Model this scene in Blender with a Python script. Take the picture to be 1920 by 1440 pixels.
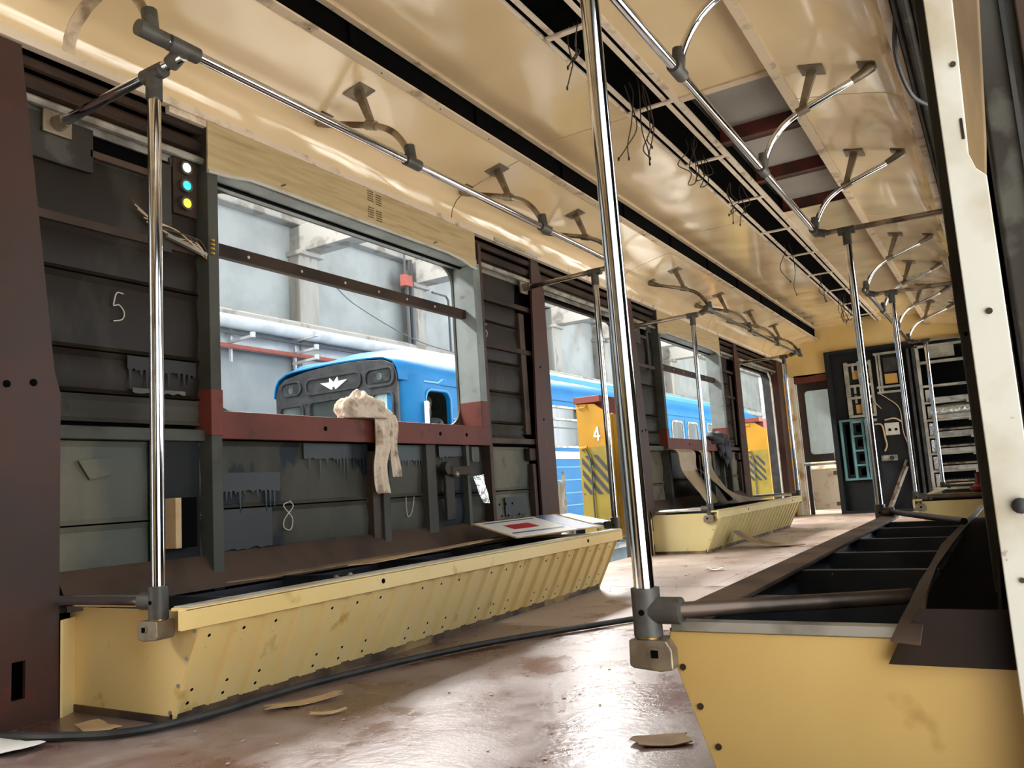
import bpy, bmesh, math, random
from mathutils import Vector, Matrix
from mathutils.geometry import tessellate_polygon
R = math.radians
random.seed(7)
scn = bpy.context.scene
COL = scn.collection
for o in list(bpy.data.objects):
    bpy.data.objects.remove(o)

# ------------------------------------------------------------------ camera
CAM = Vector((1.380, 0.0, 0.5958))
yaw, pit, rol, FPX = -0.538, 0.1301, -0.0657, 1529.4
F = Vector((math.sin(yaw)*math.cos(pit), math.cos(yaw)*math.cos(pit), math.sin(pit)))
Rt = Vector((math.cos(yaw), -math.sin(yaw), 0)); Up = Rt.cross(F)
r2 = math.cos(rol)*Rt + math.sin(rol)*Up
u2 = -math.sin(rol)*Rt + math.cos(rol)*Up
cam = bpy.data.cameras.new('camera'); cam.sensor_width = 36; cam.sensor_fit = 'HORIZONTAL'
cam.lens = FPX/1920*36; cam.clip_start = 0.02; cam.clip_end = 300
co = bpy.data.objects.new('camera', cam); COL.objects.link(co)
co.matrix_world = Matrix(((r2.x, u2.x, -F.x, CAM.x), (r2.y, u2.y, -F.y, CAM.y), (r2.z, u2.z, -F.z, CAM.z), (0, 0, 0, 1)))
scn.camera = co

# ------------------------------------------------------------------ light
w = bpy.data.worlds.new('world'); scn.world = w; w.use_nodes = True
bg = w.node_tree.nodes['Background']; bg.inputs[0].default_value = (0.88, 0.95, 1.0, 1); bg.inputs[1].default_value = 3.1
sd = bpy.data.lights.new('sun', 'SUN'); sd.energy = 14.0; sd.angle = R(2); sd.color = (1.0, 0.97, 0.94)
so = bpy.data.objects.new('sun', sd); COL.objects.link(so)
sdir = Vector((-.36, 0.0, -1.0)).normalized()
so.rotation_euler = sdir.to_track_quat('-Z', 'Y').to_euler(); so.location = (8, 3, 12)
ad = bpy.data.lights.new('clerestory_daylight', 'AREA'); ad.shape = 'RECTANGLE'; ad.size = 46; ad.size_y = 1.4; ad.energy = 9500; ad.color = (1.0, .985, .96)
ao = bpy.data.objects.new('clerestory_daylight', ad); COL.objects.link(ao)     # daylight through the high window band of the left hall wall
ao.matrix_world = Matrix(((0, .70, -.714, -11.0), (1, 0, 0, 9.0), (0, .714, .70, 10.6), (0, 0, 0, 1)))
scn.view_settings.view_transform = 'Standard'; scn.view_settings.look = 'None'
scn.view_settings.gamma = 1.0; scn.view_settings.use_curve_mapping = False
scn.view_settings.exposure = 0.82
try:
    scn.cycles.max_bounces = 10; scn.cycles.diffuse_bounces = 6; scn.cycles.glossy_bounces = 4
    scn.cycles.caustics_reflective = False; scn.cycles.caustics_refractive = False
    scn.cycles.use_denoising = True
except Exception:
    pass

# ------------------------------------------------------------------ materials
def lin(h):
    h = h.lstrip('#'); c = [int(h[i:i+2], 16)/255 for i in (0, 2, 4)]
    return tuple(x/12.92 if x <= .04045 else ((x+.055)/1.055)**2.4 for x in c) + (1,)
MATS = {}
def M(name, col, rough=.5, metal=0, c2=None, sc=3, lo=.45, hi=.6, c3=None, sc3=14, lo3=.58, hi3=.66, bump=0, bsc=20, stretch=(1, 1, 1),
      coat=0, spec=.5, emit=0, rough2=None, nrough=.5, bdist=.02, bdet=3):
    m = bpy.data.materials.new(name); m.use_nodes = True; MATS[name] = m
    nt = m.node_tree; b = nt.nodes['Principled BSDF']
    b.inputs['Base Color'].default_value = lin(col); b.inputs['Roughness'].default_value = rough
    b.inputs['Metallic'].default_value = metal; b.inputs['Coat Weight'].default_value = coat
    b.inputs['Coat Roughness'].default_value = .08
    b.inputs['Specular IOR Level'].default_value = spec
    geo = nt.nodes.new('ShaderNodeNewGeometry')
    mp = nt.nodes.new('ShaderNodeMapping'); mp.inputs['Scale'].default_value = stretch
    nt.links.new(geo.outputs['Position'], mp.inputs[0])
    cur = None
    def noise(s, det=6):
        n = nt.nodes.new('ShaderNodeTexNoise'); n.inputs['Scale'].default_value = s; n.inputs['Detail'].default_value = det; n.inputs['Roughness'].default_value = nrough
        nt.links.new(mp.outputs[0], n.inputs['Vector']); return n
    def layer(prev, s, l, h, c):
        n = noise(s); r = nt.nodes.new('ShaderNodeMapRange'); r.inputs[1].default_value = l; r.inputs[2].default_value = h
        nt.links.new(n.outputs[0], r.inputs[0])
        mx = nt.nodes.new('ShaderNodeMix'); mx.data_type = 'RGBA'
        nt.links.new(r.outputs[0], mx.inputs[0])
        if prev is None: mx.inputs[6].default_value = lin(col)
        else: nt.links.new(prev, mx.inputs[6])
        mx.inputs[7].default_value = lin(c)
        return mx.outputs[2], r.outputs[0]
    if c2:
        cur, fac = layer(cur, sc, lo, hi, c2)
        if rough2 is not None:
            rr = nt.nodes.new('ShaderNodeMapRange'); rr.inputs[3].default_value = rough; rr.inputs[4].default_value = rough2
            nt.links.new(fac, rr.inputs[0]); nt.links.new(rr.outputs[0], b.inputs['Roughness'])
    if c3: cur, _ = layer(cur, sc3, lo3, hi3, c3)
    if cur: nt.links.new(cur, b.inputs['Base Color'])
    if bump:
        n = noise(bsc, bdet); bp = nt.nodes.new('ShaderNodeBump'); bp.inputs['Strength'].default_value = bump; bp.inputs['Distance'].default_value = bdist
        nt.links.new(n.outputs[0], bp.inputs['Height']); nt.links.new(bp.outputs[0], b.inputs['Normal'])
    if emit:
        b.inputs['Emission Color'].default_value = lin(col); b.inputs['Emission Strength'].default_value = emit
    return m

M('ceiling', 'e4cba2', .14, c2='dcc296', sc=.8, lo=.4, hi=.65, bump=1, bsc=3.4, bdist=.03, bdet=0, coat=1)
M('cream_trim', 'c9b598', .5, c2='8f7a60', sc=9, lo=.55, hi=.7)
M('offwhite_rail', 'd6c6b0', .55, c2='9a856d', sc=12, lo=.55, hi=.72)
M('dirty_white', 'b3b0a6', .65, c2='968871', sc=5, lo=.5, hi=.72, c3='6b4d33', sc3=40, lo3=.7, hi3=.76)
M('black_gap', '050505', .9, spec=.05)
M('dark_grey', '3a3834', .6, c2='262019', sc=2.2, lo=.4, hi=.66, c3='45433d', sc3=7, lo3=.56, hi3=.62, bump=.12, bsc=14, spec=.22)
M('panel_dark', '231c15', .5, c2='18110b', sc=1.8, lo=.4, hi=.65, c3='2e2a22', sc3=5, lo3=.56, hi3=.64, stretch=(1, 1, .35), bump=.1, bsc=8, spec=.22)
M('panel_grey', '47463e', .6, c2='33312b', sc=2.6, lo=.42, hi=.62, c3='20252a', sc3=3.3, lo3=.57, hi3=.6, stretch=(1, 1, .5), bump=.1, bsc=10, spec=.22)
M('panel_beige', '6b6556', .6, c2='4e514a', sc=2.4, lo=.45, hi=.56, c3='332a22', sc3=6, lo3=.62, hi3=.7, stretch=(1, 1, .6), bump=.1, bsc=10, spec=.22)
M('brown_post', '48302a', .5, c2='3b302b', sc=1.8, lo=.42, hi=.62, c3='553027', sc3=5, lo3=.6, hi3=.7, bump=.06, bsc=10, spec=.22)
M('dark_brown', '38291f', .6, c2='221a15', sc=4, lo=.45, hi=.65, spec=.22)
M('red_primer', '68342a', .5, c2='562a21', sc=3, lo=.45, hi=.65, c3='4c2820', sc3=9, lo3=.6, hi3=.7, spec=.22)
M('lining_grey', '98928a', .7, c2='88827a', sc=1.5)
M('paint_dark', '23282b', .5, c2='1a1e21', sc=4)
M('blue_patch', '3b4446', .55, c2='323a3b', sc=4)
M('soot', '14110f', .6)
M('flake', 'a3937f', .8)
M('red_beam', '5a2219', .55, c2='3c1a15', sc=5)
M('blue_grey', '7b8382', .5, c2='5f6664', sc=3, lo=.45, hi=.62, c3='5b4a40', sc3=12, lo3=.66, hi3=.72)
M('post_grey', '454640', .55, c2='33302b', sc=4, lo=.45, hi=.62, spec=.22)
M('wood_header', 'b5a27c', .5, c2='a8946c', sc=6, lo=.4, hi=.66, stretch=(1, 0.7, 9), c3='9a855c', sc3=3, lo3=.6, hi3=.75)
M('yellow_seat_shaded', 'bb9c5f', .42, c2='ae8c4e', sc=1.6, lo=.42, hi=.68, c3='9a7a42', sc3=7, lo3=.64, hi3=.74)  # darker copy of the bench yellow, shade on the right bench painted in
M('yellow_seat_lit', 'e3cb90', .4, c2='dabb79', sc=1.6, lo=.42, hi=.68, c3='bd9c58', sc3=9, lo3=.64, hi3=.74, bump=.05, bsc=30)  # lighter copy for the left bench, missing light put into the colour
M('yellow_pale', 'c9b985', .45, c2='bca96f', sc=1.8, lo=.42, hi=.68, c3='98855a', sc3=9, lo3=.66, hi3=.74)
M('yellow_wall', 'cfb57c', .5, c2='c2a565', sc=1.5, lo=.42, hi=.66)
M('toe_dirt', '5f4a33', .7, c2='2f2219', sc=8, lo=.4, hi=.6, c3='8d7546', sc3=5, lo3=.55, hi3=.65)
M('floor_paint', '5c3d36', .22, c2='8f8480', sc=1.7, lo=.40, hi=.66, nrough=.68, c3='593a33', sc3=4.5, lo3=.56, hi3=.68, bump=.1, bsc=35, rough2=.5)
M('floor_dusty', '9a867b', .42, c2='b0a296', sc=1.7, lo=.42, hi=.64, nrough=.68, c3='6d4c41', sc3=3.5, lo3=.57, hi3=.68, bump=.1, bsc=35, rough2=.5)
M('floor_ply', 'b5a28f', .55, c2='94796a', sc=1.4, lo=.42, hi=.6, c3='5c4436', sc3=6, lo3=.6, hi3=.7, bump=.1, bsc=30)
M('chrome', 'd9dadc', .1, 1, c2='b9b6b0', sc=14, lo=.55, hi=.75)
M('dull_chrome', 'a79c8d', .3, 1, c2='6b6056', sc=10)
M('rust_pipe', '5a4b40', .4, .5, c2='3f342c', sc=9)
M('tee_grey', '45433e', .5, c2='38352f', sc=20)
M('cast_alu', '8b7f6c', .38, .6, c2='6e6252', sc=12)
M('steel_grey', 'a7a49b', .4, .6, c2='79756c', sc=8)
M('aluminium', 'c9cbcc', .28, .9, c2='9a9c9c', sc=9)
M('black_rubber', '161617', .6, c2='2c2a28', sc=8)
M('bar_dark', '2f343d', .45, c2='20242b', sc=5, c3='8f8a80', sc3=30, lo3=.72, hi3=.76)
M('ledge_brown', '66523f', .7, c2='473628', sc=4, lo=.42, hi=.62)
M('rust', '261b15', .7, c2='1b1614', sc=4, lo=.45, hi=.6, spec=.15)
M('rust_strip', '483930', .55, c2='382c25', sc=4, spec=.22)
M('cardboard', 'b89d77', .8, c2='a0845e', sc=5)
M('cardboard_dark', '8a7150', .8, c2='6d573d', sc=5)
M('paper_white', 'e6e6e2', .55)
M('paper_blue', '2b4b8c', .5); M('paper_red', 'b5202a', .5); M('paper_sky', 'a9c6dd', .45)
M('rag', 'd4c3ae', .9, c2='a18a75', sc=14, lo=.5, hi=.62, c3='5f4e46', sc3=45, lo3=.68, hi3=.72, bump=.4, bsc=60)
M('dark_cloth', '24262b', .9, c2='3c3f45', sc=8, bump=.5, bsc=25)
M('leather', '7d6f5c', .6, c2='5d5144', sc=4, bump=.2, bsc=12)
M('shell_brown', '9b8768', .45, c2='7b684c', sc=3, lo=.45, hi=.65)
M('chalk', 'b9b3a8', .9)
M('wire_brown', '3a2a20', .6); M('wire_cream', 'b39b75', .6); M('wire_black', '121212', .5)
M('brass', 'b08d46', .3, .9)
M('lens_white', 'fff6ea', .2, emit=2.2); M('lens_green', '2fd0b8', .2, emit=.9); M('lens_yellow', 'ffcf3a', .2, emit=.9)
M('equip_grey', '9a978b', .5, c2='7a776d', sc=6)
M('equip_black', '141516', .6, c2='1b1c1e', sc=3, spec=.2)
M('teal', '4d7678', .5, c2='416566', sc=5)
M('wood_block', 'a9803f', .6)
M('foil', 'c4c8c9', .22, .9, bump=.6, bsc=30)
M('red_plastic', '8a2430', .45)
M('bare_wood', '6e583a', .8, c2='57452d', sc=5, stretch=(4, 4, .5))
M('raw_metal_white', 'd5c8ae', .55, c2='a07c4d', sc=6, lo=.52, hi=.7)
M('yellow_bright', 'd89a1c', .5, c2='c4881a', sc=4)
# outside
M('hall_wall', '969a99', .8, c2='8a8e8d', sc=1.2, lo=.42, hi=.6, c3='7b7872', sc3=.5, lo3=.6, hi3=.68, bump=.25, bsc=5)
M('hall_pilaster', '98958d', .8, c2='7d7871', sc=1.5, lo=.45, hi=.62, c3='665d56', sc3=3, lo3=.58, hi3=.66, stretch=(1, 1, .3), bump=.25, bsc=6)
M('hall_beam', '96948e', .8, c2='77716a', sc=2.5, lo=.5, hi=.62, bump=.3, bsc=5)
M('duct_white', 'b4b8ba', .6, c2='a3a7a9', sc=2)
M('pipe_red', '9a5348', .6); M('pipe_dark', '4b4d4e', .6)
M('concrete', 'd0cdc6', .85, c2='bfbcb5', sc=.8)
M('train_blue', '04629a', .5, c2='0a6ca4', sc=2, lo=.4, hi=.7, spec=.25)
M('train_blue_light', '3f8cc4', .35)
M('train_black', '26282b', .45, c2='35383b', sc=8)
M('train_white', 'd9dee0', .5)
M('train_glass', '363d3e', .08, c2='596162', sc=1.5, lo=.45, hi=.55, stretch=(1, 1.2, .25), coat=.5)
M('train_glass_dark', '2a2e30', .15, c2='3a4043', sc=9)
M('glass_film', '8fa6a8', .18, c2='c7dedf', sc=6, lo=.45, hi=.6, stretch=(1, 1, .4))
M('train_inside', '4b4a45', .7)
M('jack_yellow', 'b98609', .45, c2='a97a08', sc=3, lo=.45, hi=.7)
M('jack_dirty', '948026', .55, c2='857222', sc=4)
M('jack_stripe', '33383a', .6); M('jack_red', '7b3426', .55)
M('crate_blue', '8095a6', .6, c2='6b7f8f', sc=5)
M('skin', 'b98468', .6); M('hair', '2a211c', .8); M('jacket', '3f4247', .85, c2='33363b', sc=8); M('reflective', '8f9396', .4)
M('window_dusty', 'c3cfd0', .35, c2='a9b6b5', sc=2, stretch=(1, 1, .6))
def glass(name, col, rough, alpha):
    m = bpy.data.materials.new(name); m.use_nodes = True; MATS[name] = m
    nt = m.node_tree; b = nt.nodes['Principled BSDF']
    tr = nt.nodes.new('ShaderNodeBsdfTransparent'); tr.inputs[0].default_value = (.93, .97, .97, 1)
    b.inputs['Base Color'].default_value = lin(col); b.inputs['Roughness'].default_value = rough
    n = nt.nodes.new('ShaderNodeTexNoise'); n.inputs['Scale'].default_value = 5; n.inputs['Detail'].default_value = 5
    mr = nt.nodes.new('ShaderNodeMapRange'); mr.inputs[3].default_value = alpha-.12; mr.inputs[4].default_value = alpha+.12
    nt.links.new(n.outputs[0], mr.inputs[0])
    mx = nt.nodes.new('ShaderNodeMixShader'); nt.links.new(mr.outputs[0], mx.inputs[0])
    nt.links.new(tr.outputs[0], mx.inputs[1]); nt.links.new(b.outputs[0], mx.inputs[2])
    nt.links.new(mx.outputs[0], nt.nodes['Material Output'].inputs[0])
glass('dusty_glass', 'ced8d6', .3, .5)

# ------------------------------------------------------------------ mesh helpers
class MB:
    def __init__(s): s.v = []; s.f = []
    def add(s, vs, fs):
        o = len(s.v); s.v += [tuple(p) for p in vs]; s.f += [tuple(i+o for i in f) for f in fs]; return s
    def box(s, x0, x1, y0, y1, z0, z1):
        vs = [(x, y, z) for x in (x0, x1) for y in (y0, y1) for z in (z0, z1)]
        return s.add(vs, [(0, 1, 3, 2), (4, 6, 7, 5), (0, 4, 5, 1), (2, 3, 7, 6), (0, 2, 6, 4), (1, 5, 7, 3)])
    def bar(s, a, b, wd, ht, up=(0, 0, 1)):
        a, b = Vector(a), Vector(b); d = (b-a).normalized(); up = Vector(up)
        sd = d.cross(up)
        if sd.length < 1e-4: sd = d.cross(Vector((1, 0, 0)))
        sd.normalize(); u = sd.cross(d)
        vs = [p + sd*i*wd/2 + u*j*ht/2 for p in (a, b) for i in (-1, 1) for j in (-1, 1)]
        return s.add(vs, [(0, 1, 3, 2), (4, 6, 7, 5), (0, 4, 5, 1), (2, 3, 7, 6), (0, 2, 6, 4), (1, 5, 7, 3)])
    def tube(s, path, r, n=12, cap=True):
        P = [Vector(p) for p in path]; rs = r if isinstance(r, (list, tuple)) else [r]*len(P)
        T = []
        for i in range(len(P)):
            a = P[max(i-1, 0)]; b = P[min(i+1, len(P)-1)]; T.append((b-a).normalized())
        up = Vector((0, 0, 1)) if abs(T[0].z) < .9 else Vector((1, 0, 0))
        N = (up - T[0]*up.dot(T[0])).normalized(); vs = []
        for i, p in enumerate(P):
            N = (N - T[i]*N.dot(T[i])).normalized(); B = T[i].cross(N)
            for k in range(n):
                a = 2*math.pi*k/n; vs.append(p + (N*math.cos(a)+B*math.sin(a))*rs[i])
        fs = []
        for i in range(len(P)-1):
            for k in range(n):
                k2 = (k+1) % n; fs.append((i*n+k, i*n+k2, (i+1)*n+k2, (i+1)*n+k))
        if cap:
            fs.append(tuple(range(n))[::-1]); fs.append(tuple(range((len(P)-1)*n, len(P)*n)))
        return s.add(vs, fs)
    def cyl(s, a, b, r, n=14): return s.tube([a, b], r, n)
    def prism(s, loops, axis, a, b, org=None):
        """loops: outer loop then holes, 2-D; axis 'X' -> (y,z), 'Y' -> (x,z), 'Z' -> (x,y)"""
        if not isinstance(loops[0][0], (tuple, list)): loops = [loops]
        def P(p, t): return {'X': (t, p[0], p[1]), 'Y': (p[0], t, p[1]), 'Z': (p[0], p[1], t)}[axis]
        flat = [p for l in loops for p in l]; n = len(flat)
        tris = tessellate_polygon([[Vector((p[0], p[1], 0)) for p in l] for l in loops])
        vs = [P(p, a) for p in flat] + [P(p, b) for p in flat]
        fs = [t for t in tris] + [tuple(i+n for i in t[::-1]) for t in tris]
        o = 0
        for l in loops:
            m = len(l)
            for i in range(m):
                j = (i+1) % m; fs.append((o+i, o+j, o+j+n, o+i+n))
            o += m
        return s.add(vs, fs)
    def sheet(s, rows, thick=0):
        """grid of 3-D points; optional thickness along averaged normal"""
        r, c = len(rows), len(rows[0]); base = [Vector(p) for row in rows for p in row]
        fs = [(i*c+j, i*c+j+1, (i+1)*c+j+1, (i+1)*c+j) for i in range(r-1) for j in range(c-1)]
        if not thick: return s.add(base, fs)
        me = bpy.data.meshes.new('t'); me.from_pydata(base, [], fs); me.update()
        nr = [v.normal.copy() for v in me.vertices]; bpy.data.meshes.remove(me)
        n = len(base); vs = base + [p - q*thick for p, q in zip(base, nr)]
        f2 = fs + [tuple(k+n for k in f[::-1]) for f in fs]
        ed = [i for i in range(c)] + [i*c+c-1 for i in range(1, r)] + [(r-1)*c+j for j in range(c-2, -1, -1)] + [i*c for i in range(r-2, 0, -1)]
        for i in range(len(ed)):
            a, b = ed[i], ed[(i+1) % len(ed)]; f2.append((b, a, a+n, b+n))
        return s.add(vs, f2)
    def ball(s, c, r, sx=1, sy=1, sz=1, n=10):
        vs = [(c[0], c[1], c[2]+r*sz)]; fs = []
        for i in range(1, n//2):
            t = math.pi*i/(n//2)
            for k in range(n):
                a = 2*math.pi*k/n; vs.append((c[0]+r*sx*math.sin(t)*math.cos(a), c[1]+r*sy*math.sin(t)*math.sin(a), c[2]+r*sz*math.cos(t)))
        vs.append((c[0], c[1], c[2]-r*sz)); m = n//2-1
        for k in range(n): fs.append((0, 1+k, 1+(k+1) % n))
        for i in range(m-1):
            for k in range(n): fs.append((1+i*n+k, 1+(i+1)*n+k, 1+(i+1)*n+(k+1) % n, 1+i*n+(k+1) % n))
        for k in range(n): fs.append((1+(m-1)*n+k, len(vs)-1, 1+(m-1)*n+(k+1) % n))
        return s.add(vs, fs)
    def build(s, name, mat, parent=None, bevel=0, smooth=True, ang=35):
        lo = [min(p[i] for p in s.v) for i in range(3)]; hi = [max(p[i] for p in s.v) for i in range(3)]
        og = Vector(((lo[0]+hi[0])/2, (lo[1]+hi[1])/2, lo[2]))
        me = bpy.data.meshes.new(name); me.from_pydata([tuple(Vector(p)-og) for p in s.v], [], s.f)
        bm = bmesh.new(); bm.from_mesh(me); bmesh.ops.recalc_face_normals(bm, faces=bm.faces); bm.to_mesh(me); bm.free()
        me.materials.append(MATS[mat])
        if smooth:
            me.polygons.foreach_set('use_smooth', [True]*len(me.polygons)); me.set_sharp_from_angle(angle=R(ang))
        o = bpy.data.objects.new(name, me); COL.objects.link(o); place(o, og, parent)
        if bevel:
            b = o.modifiers.new('bevel', 'BEVEL'); b.width = bevel; b.segments = 2; b.limit_method = 'ANGLE'; b.angle_limit = R(40); b.harden_normals = True
        return o
WO = {}
def place(o, og, parent):
    WO[o.name] = Vector(og)
    if parent:
        o.parent = parent; o.location = Vector(og) - WO[parent.name]
    else: o.location = og
def tag(o, label, cat=None, group=None, kind=None):
    if label: o['label'] = label
    if cat: o['category'] = cat
    if group: o['group'] = group
    if kind: o['kind'] = kind
    return o
def thing(name, loc, label, cat, group=None, kind=None):
    o = bpy.data.objects.new(name, None); COL.objects.link(o); o.empty_display_size = .1; place(o, Vector(loc), None)
    return tag(o, label, cat, group, kind)
def rrect(a0, a1, b0, b1, r, n=6):
    pts = []
    for cx, cy, s in ((a1-r, b1-r, 0), (a0+r, b1-r, 90), (a0+r, b0+r, 180), (a1-r, b0+r, 270)):
        for k in range(n+1):
            t = R(s+90*k/n); pts.append((cx+r*math.cos(t), cy+r*math.sin(t)))
    return pts
def urect(a0, a1, b0, b1, r, n=6):   # rounded top corners only, loop from bottom left
    pts = [(a1, b0)]
    for cx, cy, s in ((a1-r, b1-r, 0), (a0+r, b1-r, 90)):
        for k in range(n+1):
            t = R(s+90*k/n); pts.append((cx+r*math.cos(t), cy+r*math.sin(t)))
    return pts + [(a0, b0)]
def bez(p0, p1, p2, p3, n=10):
    p0, p1, p2, p3 = map(Vector, (p0, p1, p2, p3)); out = []
    for i in range(n+1):
        t = i/n; u = 1-t; out.append(p0*u**3 + p1*3*u*u*t + p2*3*u*t*t + p3*t**3)
    return out
def spline(pts, n=8):
    P = [Vector(p) for p in pts]; P = [P[0]*2-P[1]] + P + [P[-1]*2-P[-2]]; out = []
    for i in range(1, len(P)-2):
        for k in range(n):
            t = k/n; a, b, c, d = P[i-1], P[i], P[i+1], P[i+2]
            out.append(.5*((2*b)+(c-a)*t+(2*a-5*b+4*c-d)*t*t+(3*b-a-3*c+d)*t**3))
    return out + [P[-2]]

YE = 11.8      # end wall
YB = -3.6      # rear end behind the camera
XL, XR = -1.37, 1.48   # body skins
def E(x, z):   # end wall coordinates
    k = 1.0826; return 1.38+(x-1.38)*k, .5958+(z-.5958)*k

# ================================================================== STRUCTURE
# ---- ground and hall
g = MB().box(-40, 30, -25, 60, -1.25, -1.2).build('floor_hall', 'concrete'); tag(g, 'grey concrete depot hall floor far below the wagon', 'floor', kind='structure')
HX = -11.0
hw = thing('wall_hall', (HX, 20, -1.2), 'whitewashed depot hall wall with concrete pilasters and beams', 'wall', kind='structure')
MB().box(HX-.4, HX, -12, 50, -1.2, 6.45).build('wall_face', 'hall_wall', hw)
MB().box(HX-.4, HX+.28, -12, 50, 6.42, 6.75).build('ring_beam', 'hall_beam', hw, bevel=.03)
MB().box(HX-.4, HX+.05, -14, 52, 6.75, 9.85).build('upper_wall', 'hall_beam', hw); MB().box(HX-.4, HX+.05, -14, 52, 11.4, 12.0).build('lintel', 'hall_beam', hw)
for k in range(24): MB().box(HX-.3, HX-.2, -14+k*2.8, -13.9+k*2.8, 9.85, 11.4).build('clerestory_mullion', 'pipe_dark', hw)
for y in (4.9, 8.5, 12.15, 15.9, 19.6, 23.2, 26.8, 30.4, 34):
    MB().box(HX-.05, HX+.32, y-.22, y+.32, -1.2, 5.85).build('pilaster', 'hall_pilaster', hw, bevel=.02)
    b = MB(); b.box(HX-.05, HX+2.6, y-.16, y+.3, 5.82, 6.4); b.build('beam', 'hall_beam', hw, bevel=.02)
    MB().box(HX-.02, HX+.45, y-.28, y+.4, 5.74, 5.84).build('capital', 'hall_pilaster', hw, bevel=.02)
# hall cornice with ducts
ld = thing('pipe_ledge', (HX, 20, 3.6), 'white ledge with wrapped ducts running along the hall wall', 'ledge')
MB().prism([(HX, 4.02), (HX+.42, 4.12), (HX+.42, 4.26), (HX+.3, 4.32), (HX, 4.32)], 'Y', -10, 48).build('cornice', 'hall_beam', ld, bevel=.01)
MB().cyl((HX+.5, -10, 4.02), (HX+.5, 48, 4.02), .13, 16).build('duct', 'duct_white', ld)
MB().box(HX, HX+.25, -10, 48, 3.62, 4.04).build('duct_panel', 'duct_white', ld, bevel=.02)
MB().cyl((HX+.45, -10, 3.82), (HX+.45, 48, 3.82), .028, 8).build('thin_pipe', 'pipe_dark', ld)
MB().cyl((HX+.4, -10, 3.58), (HX+.4, 48, 3.58), .045, 8).build('red_pipe', 'pipe_red', ld)
for k, y in enumerate((8.3, 10.1, 11.7, 13.9, 16.4, 18.8, 21.2)):
    b = MB().box(HX+.3, HX+.36, y, y+.04, 3.3, 4.3); b.build('bracket', 'duct_white', ld)
    for z in ((3.42, 3.62, 3.88) if k % 2 == 0 else (3.66,)):
        b = MB().bar((HX+.3, y, z), (HX+.95, y, z+.03), .05, .05); b.cyl((HX+.95, y, z+.0), (HX+.95, y, z+.1), .05, 8); b.build('insulator', 'duct_white', ld)
cw = MB().tube(spline([(HX+.4, 8.6, 5.45), (HX+.55, 10.4, 5.32), (HX+.62, 12.2, 5.3), (HX+.55, 13.4, 4.85), (HX+.5, 15.6, 4.35), (HX+.5, 18, 4.2)]), .012, 5).build('wall_cable', 'pipe_dark')
tag(cw, 'thin black cable slung across the hall wall', 'cable')
b = MB().tube([(HX+.4, 15.35, 7.0), (HX+.4, 15.35, 5.95), (HX+.4, 15.35, 5.8)], .03, 6); jb = thing('wall_conduit', (HX+.4, 15.3, 4), 'grey conduits with red junction box on the hall wall', 'conduit')
b.build('drop_pipe', 'pipe_dark', jb); MB().box(HX+.34, HX+.5, 15.22, 15.5, 5.68, 5.95).build('junction_box', 'pipe_red', jb)
MB().tube([(HX+.36, 15.62, 6.4), (HX+.36, 15.62, 4.1)], .06, 8).build('pipe', 'pipe_dark', jb); MB().tube([(HX+.36, 15.44, 6.1), (HX+.36, 15.44, 4.1)], .05, 8).build('pipe', 'pipe_dark', jb)
hc = MB().tube([(HX+.34, 16.5, 5.75), (HX+.34, 17.1, 5.75), (HX+.34, 17.2, 5.65), (HX+.34, 17.2, 4.3)], .03, 6).build('hooked_pipe', 'pipe_dark'); tag(hc, 'dark hooked pipe right of the second hall pilaster', 'pipe')

o = MB().box(HX-.4, 14, 52, 52.4, -1.2, 12).build('wall_hall_end', 'hall_wall'); tag(o, 'distant end wall of the depot hall', 'wall', kind='structure')
o = MB().box(HX-.4, 14, -14.4, -14, -1.2, 12).build('wall_hall_skyblock', 'hall_wall'); tag(o, 'unseen hall wall added far behind the viewer to block sky light', 'wall', kind='structure')  # out of view, added to block sky light from behind
hr = thing('ceiling_hall_sunblock', (-4, 10, 12), 'unseen flat hall roof on deep beams, added to block the sun', 'roof', kind='structure')  # out of view, put in to keep direct sun off the left side
MB().box(HX-.4, 7.0, -14, 52, 12.0, 12.2).build('roof_slab', 'hall_beam', hr)
for y in (1.1, 8.5, 15.9, 23.2, 30.4): MB().box(HX+.3, 7.0, y-.2, y+.2, 11.5, 12.0).build('roof_beam', 'hall_beam', hr)
# ---- car floor
fl = thing('floor', (0, 4, 0), 'worn red brown painted wagon floor with loose sheets', 'floor', kind='structure')
MB().box(XL, XR, YB, YE+2.0, -.14, -.012).build('floor_base', 'dark_brown', fl)
ys = [YB, -1.3, .95, 3.2, 4.5, 7.3]
for i in range(5):
    MB().box(XL+.02, -.12 if i == 4 else .9, ys[i]+.003, ys[i+1]-.003, -.012, 0).build('floor_sheet', 'floor_ply' if i < 2 else ('floor_paint' if i < 3 else 'floor_dusty'), fl)
    if i != 4: MB().box(.906, XR-.02, ys[i]+.003, ys[i+1]-.003, -.012, -.001).build('floor_sheet', 'floor_paint', fl)
MB().box(-.115, XR-.02, 4.503, 7.297, -.012, .001).build('floor_sheet', 'floor_dusty', fl)
for y0, y1 in ((7.303, 9.6), (9.606, YE+2)):
    MB().box(XL+.02, -.3, y0, y1, -.012, .0).build('floor_sheet', 'floor_ply', fl)
    MB().box(-.295, XR-.02, y0, y1, -.012, .002).build('floor_sheet', 'floor_ply', fl)
MB().box(-.22, .5, 6.9, 8.6, .002, .008).build('loose_sheet', 'floor_ply', fl)

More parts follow.
